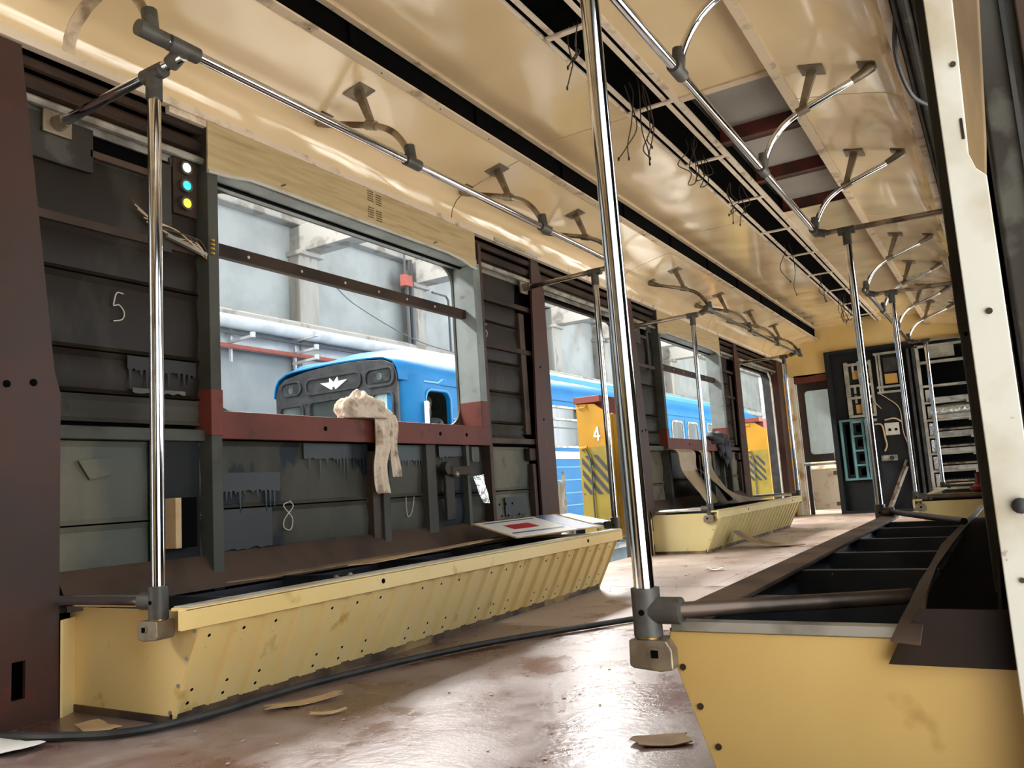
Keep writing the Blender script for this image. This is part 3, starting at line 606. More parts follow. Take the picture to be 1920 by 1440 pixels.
# ================================================================== BENCHES
def bench(s, y0, y1, off, label, mat, lipmat, detail=True, x_w=1.25):
    """closed bench with slanted ribbed front; off shifts the front outward"""
    t = thing('seat_bench', (s*1.0, (y0+y1)/2, 0), label, 'bench', 'seat bases without cushions')
    xb, xt = .745+off, .612+off
    ep = [(s*x_w, .02), (s*xb, .0), (s*(xt+.005), .275), (s*(xt+.01), .318), (s*x_w, .318)]
    MB().prism(ep, 'Y', y0, y0+.012).build('end_panel', mat, t, bevel=.002)
    MB().prism(ep, 'Y', y1-.012, y1).build('end_panel', mat, t, bevel=.002)
    # ribbed front: one sheet per rib group joined edge to edge
    n = max(6, int((y1-y0)/.121)); st = (y1-y0)/n
    for i in range(n):
        a = y0+i*st
        prof = [(a, 0), (a+.008, .009), (a+st*.48, .009), (a+st*.54, 0), (a+st*.9, 0), (a+st*.94, .013), (a+st-.002, .004)]
        rows = [[(s*(xb-d), y, 0.03), (s*(xt+.14*.45+off*0-d), y, .16), (s*(xt-d), y, .285)] for y, d in prof]
        rows = [[(s*(xb-.0-d), y, .028), (s*((xb+xt)/2-d), y, .155), (s*(xt-d), y, .285)] for y, d in prof]
        MB().sheet(rows, .002).build('front_slat', mat, t, ang=15)
    lp = MB().box(*sorted((s*(xt-.014), s*(xt+.0))), y0-.075, y1+.06, .275, .333); lp.box(*sorted((s*(xt-.014), s*(xt+.05))), y0-.06, y1+.05, .325, .335)
    lo_ = lp.build('lip', mat, t, bevel=.003)
    MB().box(*sorted((s*(xt-.012), s*(xt+.05))), y0-.05, y1+.05, .3355, .338).build('lip_edge', lipmat, lo_)
    for u in (.27, .86):
        MB().cyl((s*(xt-.016), y0+(y1-y0)*u, .305), (s*(xt-.012), y0+(y1-y0)*u, .305), .009, 12).build('bolt_hole', 'black_gap', lo_)
    MB().box(*sorted((s*(xb-.004), s*(xb+.01))), y0, y1, 0, .03).build('toe_strip', 'toe_dirt', t)
    MB().box(*sorted((s*x_w, s*xb)), y0-.006, y0+.0, 0, .022).build('toe_strip', 'toe_dirt', t)
    MB().prism([(s*(x_w-.066), y0-.06), (s*(x_w-.022), y0+.01), (s*(x_w-.014), y0+.01), (s*(x_w-.06), y0-.065)], 'Z', 0, .29).build('end_return', mat, t)
    for k in range(4):
        u = .08+k*.28; MB().cyl((s*(xb-.012+(xt-xb)*u+.028), y0-.003, .275*u+.01), (s*(xb-.012+(xt-xb)*u+.028), y0+.002, .275*u+.01), .006, 10).build('screw', 'steel_grey', t)
    if detail:
        hb = MB()
        for i in range(n):
            yc = y0+(i+.28)*st
            if i % 4 == 3: continue
            for k in range(6):
                u = .1+k*.15; x = xb+(xt-xb)*u-.0005; z = .028+.257*u
                nx, nz = -.888, -.46; hb.tube([(s*(x-.009+nx*.0018), yc, z+nz*.0018), (s*(x-.009-nx*.003), yc, z-nz*.003)], .0056, 8)
        tag(hb.build('vent_holes', 'black_gap', t), None, kind='stuff')
    # inside
    MB().box(*sorted((s*x_w, s*xb)), y0+.02, y1-.02, .002, .012).build('base_plate', 'black_gap', t)
    nb = max(3, int((y1-y0)/.5))
    for i in range(nb):
        y = y0+.25+(y1-y0-.5)*i/(nb-1); MB().box(*sorted((s*(x_w-.02), s*(xt+.05))), y, y+.03, .24, .318).build('cross_member', 'bar_dark', t)
    rows = [[(s*(x_w-.07), y, .31), (s*(x_w-.05), y, .36), (s*(x_w-.005), y, .42), (s*(x_w+.005), y, .43)] for y in (y0-.05, (y0+y1)/2, y1+.05)]
    MB().sheet(rows, .004).build('back_strip', 'rust_strip', t)
    MB().box(*sorted((s*(x_w+.0), s*(x_w-.07))), y0+.02, y1-.02, .012, .3).build('back_board', 'bar_dark', t)
    return t
bL = bench(-1, 1.55, 4.40, 0, 'near left yellow seat base with ribbed perforated front', 'yellow_seat_lit', 'dirty_white')  # white lip edge paints in the bright reflection along the metal
bL2 = bench(-1, 6.45, 9.35, .02, 'far left pale yellow seat base holding a hide and bent shells', 'yellow_pale', 'yellow_pale', detail=False)

br = thing('seat_bench', (1.05, 3.2, 0), 'right open seat frame with yellow end board and dark cross bars', 'bench', 'seat bases without cushions')
ep = [(.885, 0), (1.36, 0), (1.36, .315), (.795, .315), (.79, .285)]
MB().prism(ep, 'Y', 1.5, 1.512).build('end_panel', 'yellow_seat_shaded', br, bevel=.002)
MB().prism([(.885, 0), (1.36, 0), (1.36, .3), (.795, .3)], 'Y', 4.76, 4.772).build('end_panel', 'bar_dark', br)
for k in range(4):
    u = .12+k*.24; x = .79+.095*u*1.18; MB().cyl((x+.012, 1.497, .285-.285*u), (x+.012, 1.501, .285-.285*u), .0058, 12).build('screw', 'dark_brown', br)
MB().box(.80, 1.2, 1.495, 1.53, .316, .334).build('end_channel', 'steel_grey', br, bevel=.002)
MB().box(.752, .84, 1.58, 4.86, .318, .332).build('front_ledge', 'ledge_brown', br, bevel=.004)
MB().prism([(.885, .02), (.895, .02), (.80, .318), (.79, .318)], 'Y', 1.512, 4.76).build('front_board', 'yellow_seat_shaded', br); MB().prism([(.896, .02), (.902, .02), (.807, .318), (.801, .318)], 'Y', 1.513, 4.755).build('front_liner', 'bar_dark', br)
for i, y in enumerate((1.93, 2.45, 2.95, 3.5, 4.08, 4.5)):
    MB().box(.805, 1.19, y, y+.032, .235, .318).build('cross_bar', 'bar_dark', br, bevel=.002)
    MB().box(.84, .845, y+.033, y+.05, .05, .3).build('web', 'bar_dark', br)
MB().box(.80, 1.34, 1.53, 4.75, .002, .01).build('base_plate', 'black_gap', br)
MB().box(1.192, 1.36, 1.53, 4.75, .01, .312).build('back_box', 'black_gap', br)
for k in range(5):
    y = 2.1+k*.52; MB().bar((.9, y, .02), (1.1, y+.15, .05+.02*(k % 2)), .12, .006, (0, .2, 1)).build('loose_slat', 'cardboard_dark' if k % 2 else 'rust_strip', br)
bR2 = bench(1, 6.87, 9.75, .13, 'far right yellow seat base in front of the equipment racks', 'yellow_pale', 'yellow_pale', detail=False, x_w=1.34)

# bent strip, rust plate and boards on the right bench
rows = [[(1.185, 1.44, .324), (1.227, 1.44, .32)], [(1.196, 1.5, .347), (1.231, 1.5, .352)], [(1.203, 1.58, .361), (1.233, 1.58, .379)], [(1.196, 1.85, .363), (1.222, 1.85, .373)], [(1.193, 2.1, .361), (1.212, 2.1, .367)],
        [(1.168, 2.9, .345), (1.197, 2.9, .344)], [(1.167, 4.0, .326), (1.19, 4.0, .322)], [(1.185, 4.9, .326), (1.21, 4.9, .322)], [(1.193, 5.9, .325), (1.221, 5.9, .318)]]
o = MB().sheet(rows, .004).build('bent_strip', 'rust_strip'); tag(o, 'twisted brown metal strip along the back of the right bench frame', 'metal strip')
o = MB().prism([(1.172, .277), (1.352, .277), (1.352, .366), (1.228, .366), (1.19, .31)], 'Y', 1.482, 1.488).build('rust_plate', 'rust', bevel=.001); tag(o, 'rusty sheet metal plate leaning on the yellow end board', 'metal plate')
o = MB().prism([(1.5, .336), (1.7, .336), (3.6, .336), (3.6, .47), (1.9, .40)], 'X', 1.335, 1.34).build('back_sheet', 'rust'); tag(o, 'dark upright back sheet behind the right bench frame', 'metal sheet')
o = MB().prism([(.0, .0), (.5, .0), (.42, .22), (.1, .2)], 'X', 1.25, 1.27); o = o.build('cloth_bundle', 'shell_brown'); o.location = (1.29, 4.0, .42); tag(o, 'brown stiff piece propped at the back of the right bench', 'scrap')
b = MB().sheet([[(.83, 6.95, .345+.004*k), (1.0, 6.93, .352+.003*k), (1.3, 6.97, .35)] for k in range(2)] , 0)
b = MB().box(.80, 1.32, 6.9, 7.5, .342, .352); tag(b.build('loose_board', 'cardboard_dark', bevel=.002), 'brown board lying on the far right seat base', 'board')
b = MB().ball((1.16, 7.3, .385), .07, 1, .9, .5, 10); b.tube([(1.16, 7.3, .38), (1.155, 7.3, .45), (1.15, 7.31, .50)], [.05, .016, .012], 10); tag(b.build('red_funnel', 'red_plastic'), 'dark red funnel standing on the far right board', 'funnel')

# ================================================================== THINGS ON THE LEFT BENCH
for (pts, z, m, lab) in (([(-.86, 2.42), (-.80, 2.50), (-1.02, 4.0), (-1.08, 3.95)], .349, 'cardboard', 'long tan cardboard strip lying along the near left bench'),
                         ([(-.99, 1.95), (-.93, 2.1), (-1.0, 3.1), (-1.08, 3.1)], .344, 'cardboard_dark', 'shorter brown cardboard strip under the tan one on the near bench')):
    o = MB().prism(pts, 'Z', z, z+.004).build('cardboard_strip', m); tag(o, lab, 'cardboard')
def placard(cx, cy, wx, wy, rot, z, tilt, label, parts):
    e = thing('placard', (cx, cy, z), label, 'sign board'); 
    c, s_ = math.cos(rot), math.sin(rot)
    def P(u, v): return (cx+u*c-v*s_, cy+u*s_+v*c)
    def rect(u0, u1, v0, v1): return [P(u0, v0), P(u1, v0), P(u1, v1), P(u0, v1)]
    e.rotation_euler = (tilt*.5, tilt, 0)
    for k, (u0, u1, v0, v1, m, nm) in enumerate(parts):
        MB().prism(rect(u0*wx, u1*wx, v0*wy, v1*wy), 'Z', z if k == 0 else z+.003+.0006*(k-1), z+.003+.0006*k).build(nm, m, e)
    return e
placard(-.86, 3.93, .4, .62, -.35, .40, .17, 'white sign board with blue band and red block on the near bench',
        [(-.5, .5, -.5, .5, 'cardboard', 'board'), (-.47, .47, -.47, .44, 'paper_white', 'white_sheet'), (-.47, .47, .2, .42, 'paper_blue', 'blue_band'), (-.18, .08, -.3, -.02, 'paper_red', 'red_block'), (-.4, -.36, -.42, .15, 'paper_blue', 'text_line'), (.25, .29, -.42, .15, 'paper_blue', 'text_line')])
placard(-.98, 4.42, .34, .5, -.3, .395, .14, 'shiny pale blue sheet behind the sign board on the near bench',
        [(-.5, .5, -.5, .5, 'paper_sky', 'board'), (-.45, .45, -.45, .45, 'foil', 'gloss_film')])
o = MB().prism([(-1.2, 4.15), (-.98, 4.1), (-.92, 4.75), (-1.18, 4.8)], 'Z', .352, .356).build('cardboard_strip', 'cardboard'); tag(o, 'cream cardboard sheet under the pale blue sheet on the bench', 'cardboard')
for x in (-.65, -.645): pass
for k, y in enumerate((2.13, 2.2)):
    o = MB().ball((-.645, y, .342), .009, 1, 1, .8, 10).build('round_nut', 'steel_grey'); tag(o, ('round metal nut on the near bench lip, closer to the pole', 'round metal nut on the near bench lip, farther from the pole')[k], 'nut', 'nuts on the bench lip')

# ================================================================== WALL FITTINGS LEFT
def chalk(paths, y, z, sc, label):
    b = MB()
    for p in paths: b.tube(spline([(-1.2595, y+u*sc, z+v*sc) for u, v in p], 5), .0024, 5)
    o = b.build('chalk_mark', 'chalk', wl); o['label'] = label
chalk([[(.25, .5), (0, .48), (-.12, .05)], [(-.12, .02), (.1, .08), (.28, -.15), (.2, -.4), (-.12, -.5)]], 1.72, 1.335, .105, 'chalk number 5')
chalk([[(.2, .45), (-.1, .3), (-.2, -.2), (0, -.5), (.2, -.3), (.1, -.05), (-.15, -.15)]], 4.15, 1.585, .085, 'chalk number 6')
chalk([[(.15, .5), (-.2, .35), (.2, -.1), (.1, -.5), (-.2, -.4), (-.15, -.1), (.25, .3), (.1, .5)]], 2.5, .555, .12, 'chalk number 8')
chalk([[(-.3, .5), (-.3, -.1), (-.2, -.5), (.1, -.3), (.3, .2), (.35, .5)]], 3.33, .55, .1, 'chalk letter U')
def patch(y0, y1, zt, zb, mat, drip, seed, name='paint_patch', x=-1.2585):
    rnd = random.Random(seed); pts = [(y0, zt), (y0, zb)]; n = max(3, int((y1-y0)/.022))
    for k in range(n):
        a = y0+(y1-y0)*k/n; w_ = (y1-y0)/n; d = drip*rnd.random()**2
        pts += [(a+w_*.25, zb-rnd.uniform(0, .008)), (a+w_*.45, zb-d), (a+w_*.6, zb-d), (a+w_*.8, zb-rnd.uniform(0, .008))] if drip else [(a+w_*.5, zb+rnd.uniform(-.006, .006))]
    pts += [(y1, zb), (y1, zt)]
    o = MB().prism(pts, 'X', x, x-.0012).build(name, mat, wl, smooth=False); return o
patch(2.125, 2.41, .595, .44, 'paint_dark', 0, 1); patch(2.125, 2.46, .74, .67, 'paint_dark', .09, 2); 
patch(2.6, 3.02, .865, .80, 'paint_dark', .14, 3); patch(3.14, 3.50, .865, .79, 'blue_patch', .05, 4); patch(3.6, 3.95, .865, .81, 'paint_dark', .03, 5)
patch(1.76, 2.05, 1.165, 1.12, 'soot', .12, 6); patch(1.78, 2.0, 1.05, 1.035, 'panel_beige', 0, 7); patch(1.84, 2.02, .855, .70, 'paint_dark', .12, 8)
patch(4.25, 4.5, .56, .45, 'paint_dark', .06, 11)
for k in range(6):
    MB().cyl((-1.258, 4.18+.075*(k % 4)+.02*(k//4), .52-.07*(k//3)), (-1.2555, 4.18+.075*(k % 4)+.02*(k//4), .52-.07*(k//3)), .007, 8).build('bolt_hole', 'black_gap', wl)
iu = thing('indicator_unit', (-1.25, 2.0, 1.75), 'three small indicator lamps, white green and yellow, beside the window', 'indicator')
MB().box(-1.27, -1.25, 1.95, 2.06, 1.745, 1.975).build('lamp_board', 'dark_brown', iu, bevel=.003)
for z, m in ((1.935, 'lens_white'), (1.862, 'lens_green'), (1.79, 'lens_yellow')):
    r_ = MB().tube([(-1.252, 2.0, z), (-1.232, 2.0, z)], .027, 16).build('lamp_ring', 'tee_grey', iu)
    MB().ball((-1.234, 2.0, z), .019, .5, 1, 1, 14).build('lens', m, r_)
wb_ = thing('wire_bundle', (-1.24, 2.0, 1.6), 'tangle of cream wires with lugs beside the window post', 'wires')
for k in range(7):
    a = (-1.255+.004*k, 1.85-.015*k, 1.665+.012*k); e_ = (-1.215, 2.06+.006*k, 1.60-.008*k+random.uniform(-.02, .02))
    MB().tube(spline([a, (-1.22-.004*k, 1.93, 1.655+.015*math.sin(k)), (-1.21, 1.99+.008*k, 1.63+.014*math.cos(k*2)), e_]), .0028, 5).build('wire', 'wire_cream' if k % 3 else 'wire_brown', wb_)
MB().bar((-1.225, 1.9, 1.635), (-1.215, 2.07, 1.592), .018, .014).build('connector', 'equip_grey', wb_)
for k in range(4): MB().ball((-1.195, 2.085, 1.60+.018*k), .007, 1, 1.6, 1, 8).build('lug', 'brass', wb_)
ml = thing('latch_mechanism', (-1.22, 3.65, .48), 'seized latch mechanism on the wall below the window', 'latch')
MB().cyl((-1.235, 3.60, .74), (-1.195, 3.60, .74), .035, 14).build('wheel', 'dark_grey', ml); MB().box(-1.225, -1.19, 3.62, 3.8, .70, .75).build('slide_block', 'dark_brown', ml, bevel=.005)
MB().box(-1.235, -1.215, 3.59, 3.67, .46, .71).build('channel', 'panel_grey', ml, bevel=.006); MB().ball((-1.195, 3.66, .705), .018).build('pin', 'steel_grey', ml)
fp = MB().sheet([[(-1.225, 3.86, .69), (-1.21, 3.95, .70)], [(-1.21, 3.87, .64), (-1.205, 3.95, .645)], [(-1.215, 3.90, .59), (-1.2, 3.97, .59)], [(-1.215, 3.94, .54), (-1.205, 3.99, .535)]], .004).build('foil_wrap', 'foil'); tag(fp, 'crumpled foil wrap stuck beside the latch', 'foil')
o = MB().prism(rrect(3.87, 3.945, .775, .86, .012), 'X', -1.235, -1.225).build('cover_plate', 'panel_beige'); tag(o, 'small rounded grey cover plate under the red sill', 'plate')
bx_ = thing('contact_block', (-1.2, 1.93, .47), 'dark contact block with cream side on the wall behind the pole', 'fitting')
MB().box(-1.25, -1.2, 1.92, 2.0, .47, .65).build('block', 'black_gap', bx_, bevel=.003); MB().box(-1.25, -1.19, 1.90, 1.925, .47, .65).build('side_plate', 'cardboard', bx_, bevel=.002)
MB().box(-1.258, -1.25, 1.84, 2.05, .33, .86).build('tar_sheet', 'equip_black', bx_)
tpz = MB().prism([(1.58, .79), (1.70, .80), (1.695, .74), (1.62, .725)], 'X', -1.262, -1.255).build('torn_label', 'panel_beige'); tag(tpz, 'torn beige label on the panel left of the pole', 'label')

# ================================================================== CLOTHS
def cloth(name, mat, label, rows, thick=.006, sub=2):
    o = MB().sheet(rows, thick).build(name, mat, ang=180); m = o.modifiers.new('s', 'SUBSURF'); m.levels = sub; m.render_levels = sub
    return tag(o, label, 'cloth')
rg = thing('rag', (-1.22, 3.0, .98), 'dirty patterned beige rag draped over the red window sill', 'rag')
random.seed(3)
hp = MB().ball((0, 0, 0), 1, n=36)
def wob(p):
    x, y, z = p; f = 1+.10*math.sin(7*y+3*z)+.08*math.sin(9*x-5*y+1)+.06*math.sin(13*z+4*y+2)+.05*math.sin(17*y+11*x)
    return (-1.235+x*f*.085, 2.975+y*f*.16, max(.981, .995+z*f*.105*(1-.2*y)))
hp.v = [wob(p) for p in hp.v]
hp.build('heap', 'rag', rg, ang=180)
def strip(path, wd, amp, name='strip'):
    rows = []
    for i, (y, z, ww) in enumerate(path):
        rows.append([(-1.185+amp*math.cos(j*2.2+i*.3)+.006*(i % 2), y+(j/6-.5)*ww, z+random.uniform(-.004, .004)) for j in range(7)])
    o = MB().sheet(rows, .005).build(name, 'rag', rg, ang=180); m = o.modifiers.new('s', 'SUBSURF'); m.levels = 2; m.render_levels = 2
strip([(3.03, 1.02, .12), (3.04, .97, .13), (3.035, .90, .11), (3.04, .84, .12), (3.02, .78, .10), (3.015, .72, .10), (3.03, .66, .11), (3.04, .62, .10)], .1, .016)
strip([(3.10, 1.01, .08), (3.125, .95, .08), (3.12, .89, .06), (3.115, .83, .05), (3.13, .78, .07), (3.14, .72, .075), (3.145, .70, .07)], .06, .012)
dc = thing('dark_coat', (-1.2, 8.55, .98), 'dark crumpled coat hanging on the far window sill', 'coat')
for nm, c_, sc_ in (('coat_heap', (-1.22, 8.48, 1.0), (.09, .30, .075)), ('coat_sleeve', (-1.185, 8.70, .86), (.04, .11, .17)), ('coat_tail', (-1.19, 8.5, .9), (.03, .08, .1))):
    b = MB().ball((0, 0, 0), 1, n=28); b.v = [(c_[0]+x*sc_[0]*(1+.15*math.sin(6*y+5*z)), c_[1]+y*sc_[1]*(1+.14*math.sin(7*z+4*x)), c_[2]+z*sc_[2]*(1+.16*math.sin(8*y+3*x))) for x, y, z in b.v]
    b.build(nm, 'dark_cloth', dc, ang=180)
# bent shells and hide on far bench
def shell(y, lab, dx=0, hw_=.25):
    prof = [(-1.20, .87), (-1.12, .875), (-1.07, .85), (-1.09, .76), (-1.10, .68), (-1.02, .55), (-.95, .44), (-.93, .36)]
    rows = [[(x+dx, y+hw_*(i-1.5)/1.5*(1-.35*max(0, k-2)/6)+.03*k, z) for k, (x, z) in enumerate(prof)] for i in range(4)]
    o = MB().sheet(rows, .008).build('seat_shell', 'shell_brown'); m = o.modifiers.new('s', 'SUBSURF'); m.levels = 1; m.render_levels = 1
    tag(o, lab, 'seat shell', 'bent seat shells')
shell(7.05, 'bent brown seat shell leaning under the far window, left one'); shell(7.75, 'bent brown seat shell leaning under the far window, right one', -.05, .16)
rows = []
for i in range(11):
    u = i/10; y = 7.3+1.5*u; h = .36*(1-u)**1.5
    rows.append([(-1.08+.34*v+.05*math.sin(3*v+2*u)*v, y+.05*v, .352+h*(1-v)**1.2+.02*math.sin(6*u+4*v)*(1-v)+.006*v) for v in [j/6 for j in range(7)]])
cloth('hide_sheet', 'leather', 'stiff grey brown leather hide spread over the far left bench', rows, .006)

# ================================================================== FLOOR THINGS
hz = .014
o = MB().tube(spline([(-1.6, 1.1, hz), (-1.11, 1.27, hz), (-.93, 1.32, hz), (-.745, 1.43, hz), (-.68, 1.64, hz), (-.655, 2.04, hz), (-.46, 2.71, hz), (-.07, 3.39, hz), (.2, 3.85, hz), (.45, 4.6, hz)], 10), .012, 8).build('floor_hose', 'black_rubber')
tag(o, 'thick black cable winding across the floor past the near bench', 'cable')
o = MB().tube(spline([(.0, 3.69, .008), (.03, 4.0, .01), (.02, 4.25, .008), (.06, 4.55, .01), (.12, 5.0, .008), (.2, 5.5, .008)], 8), .006, 6).build('floor_wire', 'wire_black'); tag(o, 'thin dark double wire on the floor along the right bench', 'cable')
def scrap(cx, cy, wx, wy, lab, mat='cardboard', curl=.02, seed=0, rot=0):
    rnd = random.Random(seed); rows = []
    for i in range(6):
        u = i/5; row = []
        for j in range(4):
            v = j/3; a = (u-.5)*wx*(1+rnd.uniform(-.15, .15)); b = (v-.5)*wy*(1-.5*abs(u-.45))*(1+rnd.uniform(-.2, .2))
            row.append((cx+a*math.cos(rot)-b*math.sin(rot), cy+a*math.sin(rot)+b*math.cos(rot), .004+curl*abs(u-.5)**2*4*rnd.uniform(.6, 1)))
        rows.append(row)
    o = MB().sheet(rows, .002).build('floor_scrap', mat); return tag(o, lab, 'scrap', 'scraps on the floor')
scrap(-.92, 1.44, .16, .08, 'pale torn scrap in front of the near bench end', 'cardboard', .012, 1, -.1)
scrap(-.53, 1.85, .22, .06, 'long peeled scrap beside the cable under the ribbed front', 'cardboard', .01, 2, 1.1)
scrap(-1.02, 1.225, .22, .13, 'grey cardboard piece at the bottom left corner', 'paper_white', .015, 3, .1)
scrap(-.98, 1.33, .1, .03, 'small shaving above the bottom left cardboard', 'cardboard', .012, 9, .2)
scrap(.62, 1.84, .13, .09, 'torn floor covering patch by the right end board', 'cardboard_dark', .006, 4, .6)
scrap(-.33, 5.27, .09, .05, 'small curled scrap alone in the middle of the aisle', 'paper_white', .02, 5, .3)
scrap(-.36, 1.78, .1, .03, 'thin shaving at the edge of the floor light patch', 'cardboard', .008, 6, .8)
b = []
rows = [[(-.62+.02*u, 6.95, .015+.12*(1-u)**2), (-.50+.02*u, 7.05+.25*u, .012+.09*(1-u)**2)] for u in (0, .3, .6, 1)]
rows = [[(-.66, 6.75, .16), (-.63, 6.95, .15)], [(-.58, 6.75, .09), (-.55, 7.0, .08)], [(-.46, 6.8, .035), (-.43, 7.05, .03)], [(-.30, 6.85, .012), (-.27, 7.1, .012)], [(-.12, 6.9, .010), (-.1, 7.1, .009)]]
o = MB().sheet(rows, .004).build('curled_sheet', 'cardboard_dark'); m = o.modifiers.new('s', 'SUBSURF'); m.levels = 2; m.render_levels = 2; tag(o, 'curled brown lino strip leaning at the far left bench', 'lino strip')
fk = MB(); rnd = random.Random(11)
for k in range(260):
    x = rnd.uniform(-.75, .75); y = rnd.choice([rnd.uniform(1.3, 4.6), rnd.uniform(4.6, 9.5)]); s_ = rnd.uniform(.002, .007)*(2.6 if y > 5 else 1); a = rnd.uniform(0, 6)
    pts = [(x+s_*rnd.uniform(.5, 1.3)*math.cos(a+i*1.26), y+s_*rnd.uniform(.5, 1.3)*math.sin(a+i*1.26)) for i in range(5)]
    fk.prism(pts, 'Z', .0015, .003)
o = fk.build('paint_flakes', 'flake', smooth=False); tag(o, 'loose paint flakes and chips scattered over the floor', 'debris', kind='stuff')

# ================================================================== HANGING WIRES
def hang(y, n, ln, lab, seed, spread=.05, x0=0.0, loop=False):
    t = thing('hanging_wires', (x0, y, 2.3), lab, 'wires', 'wire ends hanging from the light trough'); rnd = random.Random(seed)
    for k in range(n):
        x = x0+rnd.uniform(-spread, spread); yy = y+rnd.uniform(-.06, .06); l = ln*rnd.uniform(.6, 1.05)
        p = [(x, yy, 2.60), (x+rnd.uniform(-.02, .02), yy+rnd.uniform(-.03, .03), 2.53), (x+rnd.uniform(-.05, .05), yy+rnd.uniform(-.06, .06), 2.53-l*.5), (x+rnd.uniform(-.03, .03), yy+rnd.uniform(-.05, .05), 2.53-l*.8), (x+rnd.uniform(-.05, .05), yy+rnd.uniform(-.05, .05), 2.53-l)]
        if loop: p += [(p[-1][0]+.03, p[-1][1]+.07, 2.53-l*.8), (x, yy+.15, 2.53)]
        w_ = MB().tube(spline(p), .0032, 5).build('wire', 'wire_brown', t)
        if not loop: MB().ball(p[-1], .006, 1, 1, 2, 6).build('terminal', 'wire_black', w_)
hang(3.02, 3, .2, 'two thin wire ends hanging nearest from the light trough', 1)
hang(3.72, 6, .42, 'longest bunch of wire ends hanging left of the missing panel', 2, .05, -.02)
hang(4.55, 4, .25, 'looped wires hanging from the trough past the long bunch', 3, .05, 0, True)
hang(5.5, 5, .2, 'short tangled wire ends beyond the looped wires', 4)
hang(7.3, 2, .4, 'lone hooked wires hanging over the middle of the far ceiling', 5, .03, -.06)
hang(8.6, 2, .3, 'thin dangling wires further along the trough', 6, .05, -.06)
hang(9.9, 9, .3, 'spiky bunch of wire ends at the far end of the trough', 7, .07)
hang(2.0, 3, .12, 'curved cables crossing the trough at the top edge', 8, .07, 0, True)
b = MB().tube(spline([(1.235, 2.95, 2.12), (1.215, 3.05, 2.02), (1.24, 3.2, 1.93), (1.30, 3.3, 1.9)]), .008, 6); tag(b.build('loose_cable', 'black_rubber'), 'black cable loop hanging behind the white post', 'cable')

# ================================================================== EQUIPMENT BAY
eq = thing('equipment_cabinet', (0, YE, 0), 'open black equipment cabinet in the end wall beside the door', 'cabinet')
xl = -.60
MB().box(xl, 1.48, YE+.45, YE+.47, -.0, 2.2).build('back_panel', 'equip_black', eq)
MB().box(xl-.02, xl+.04, YE-.06, YE+.47, 0, 2.2).build('side_panel', 'equip_black', eq, bevel=.004)
MB().box(xl, 1.48, YE-.05, YE+.46, 2.16, 2.2).build('top_panel', 'equip_black', eq); MB().box(xl+.04, .45, YE+.05, YE+.08, 0, 2.16).build('front_board', 'equip_black', eq)
MB().box(xl+.02, .5, YE-.07, YE-.03, 0, .04).build('plinth', 'equip_black', eq)
def EB(x0, x1, z0, z1, y0, y1):
    a, b = E(x0, z0); c, d = E(x1, z1); return MB().box(a, c, YE+y0, YE+y1, b, d)
for x in (.40, .47, .53): EB(x, x+.03, .0, 2.0, .0-.02, .1).build('divider', 'black_rubber', eq, bevel=.003)
# grey lattice frame
gf = EB(-.26, -.235, 1.2, 1.9, .02, .05); 
for x in (-.13, -.06, .0): gf.v += []; 
lat = MB()
def addE(mb, x0, x1, z0, z1, y0, y1):
    a, b = E(x0, z0); c, d = E(x1, z1); mb.box(a, c, YE+y0, YE+y1, b, d)
for x0_, x1_ in ((-.26, -.235), (-.235, -.21)): addE(lat, x0_, x1_, 1.22, 1.92, .02, .06)
for x0_ in (-.10, .03): addE(lat, x0_, x0_+.03, 1.22, 1.92, .02, .05)
for z in (1.22, 1.45, 1.6, 1.87): addE(lat, -.24, .06, z, z+.03, .0, .05)
lt = lat.build('lattice_frame', 'equip_grey', eq)
for x in (-.17, -.05):
    for z in (1.27, 1.7): EB(x, x+.07, z, z+.11, .045, .075).build('wood_block', 'wood_block', lt)
    for z in (1.40, 1.52, 1.79): EB(x+.0, x+.025, z, z+.1, .03, .06).build('fuse', 'equip_grey', lt)
EB(-.25, .05, 1.155, 1.19, .02, .05).build('terminal_strip', 'aluminium', eq)
# teal rack
tl = MB()
for x in (-.385, -.26, -.13, -.045): addE(tl, x, x+.028, .47, 1.2, .0, .05)
for z in (.45, 1.18): addE(tl, -.387, -.02, z, z+.025, -.004, .054)
for z in (.62, .80, .98): addE(tl, -.26, -.1, z, z+.022, -.004, .054)
tk = tl.build('teal_rack', 'teal', eq); EB(-.09, -.02, .47, 1.2, -.02, .0).build('teal_door', 'teal', tk)
for k in range(4): EB(-.2, -.12, .5+k*.18, .59+k*.18, .05, .07).build('relay', 'equip_grey', tk)
EB(-.33, -.28, .52, 1.15, .05, .07).build('relay_column', 'equip_grey', tk)
# breaker unit top
un = MB()
for x in (.12, .15, .37): addE(un, x, x+.02, 1.5, 1.98, .0, .05)
for z in (1.485, 1.55, 1.965): addE(un, .1, .4, z, z+.025, -.004, .054)
uo = un.build('breaker_frame', 'equip_grey', eq); EB(.2, .34, 1.6, 1.72, .03, .06).build('wood_block', 'wood_block', uo); EB(.2, .35, 1.75, 1.92, .02, .06).build('coil', 'black_rubber', uo)
EB(.40, .43, 1.3, 1.95, .03, .06).build('perforated_strip', 'dark_grey', eq)
s1 = EB(.13, .29, .97, 1.12, .02, .06).build('socket_box', 'dirty_white', eq, bevel=.006)
for x in (.17, .24): EB(x, x+.03, 1.02, 1.05, .015, .021).build('socket_hole', 'black_gap', s1)
s2 = EB(.05, .23, .66, .73, .02, .06).build('switch_box', 'steel_grey', eq, bevel=.006); a, c_ = E(.17, .695); MB().cyl((a, YE+.012, c_), (a, YE+.022, c_), .03, 14).build('knob', 'black_rubber', s2)
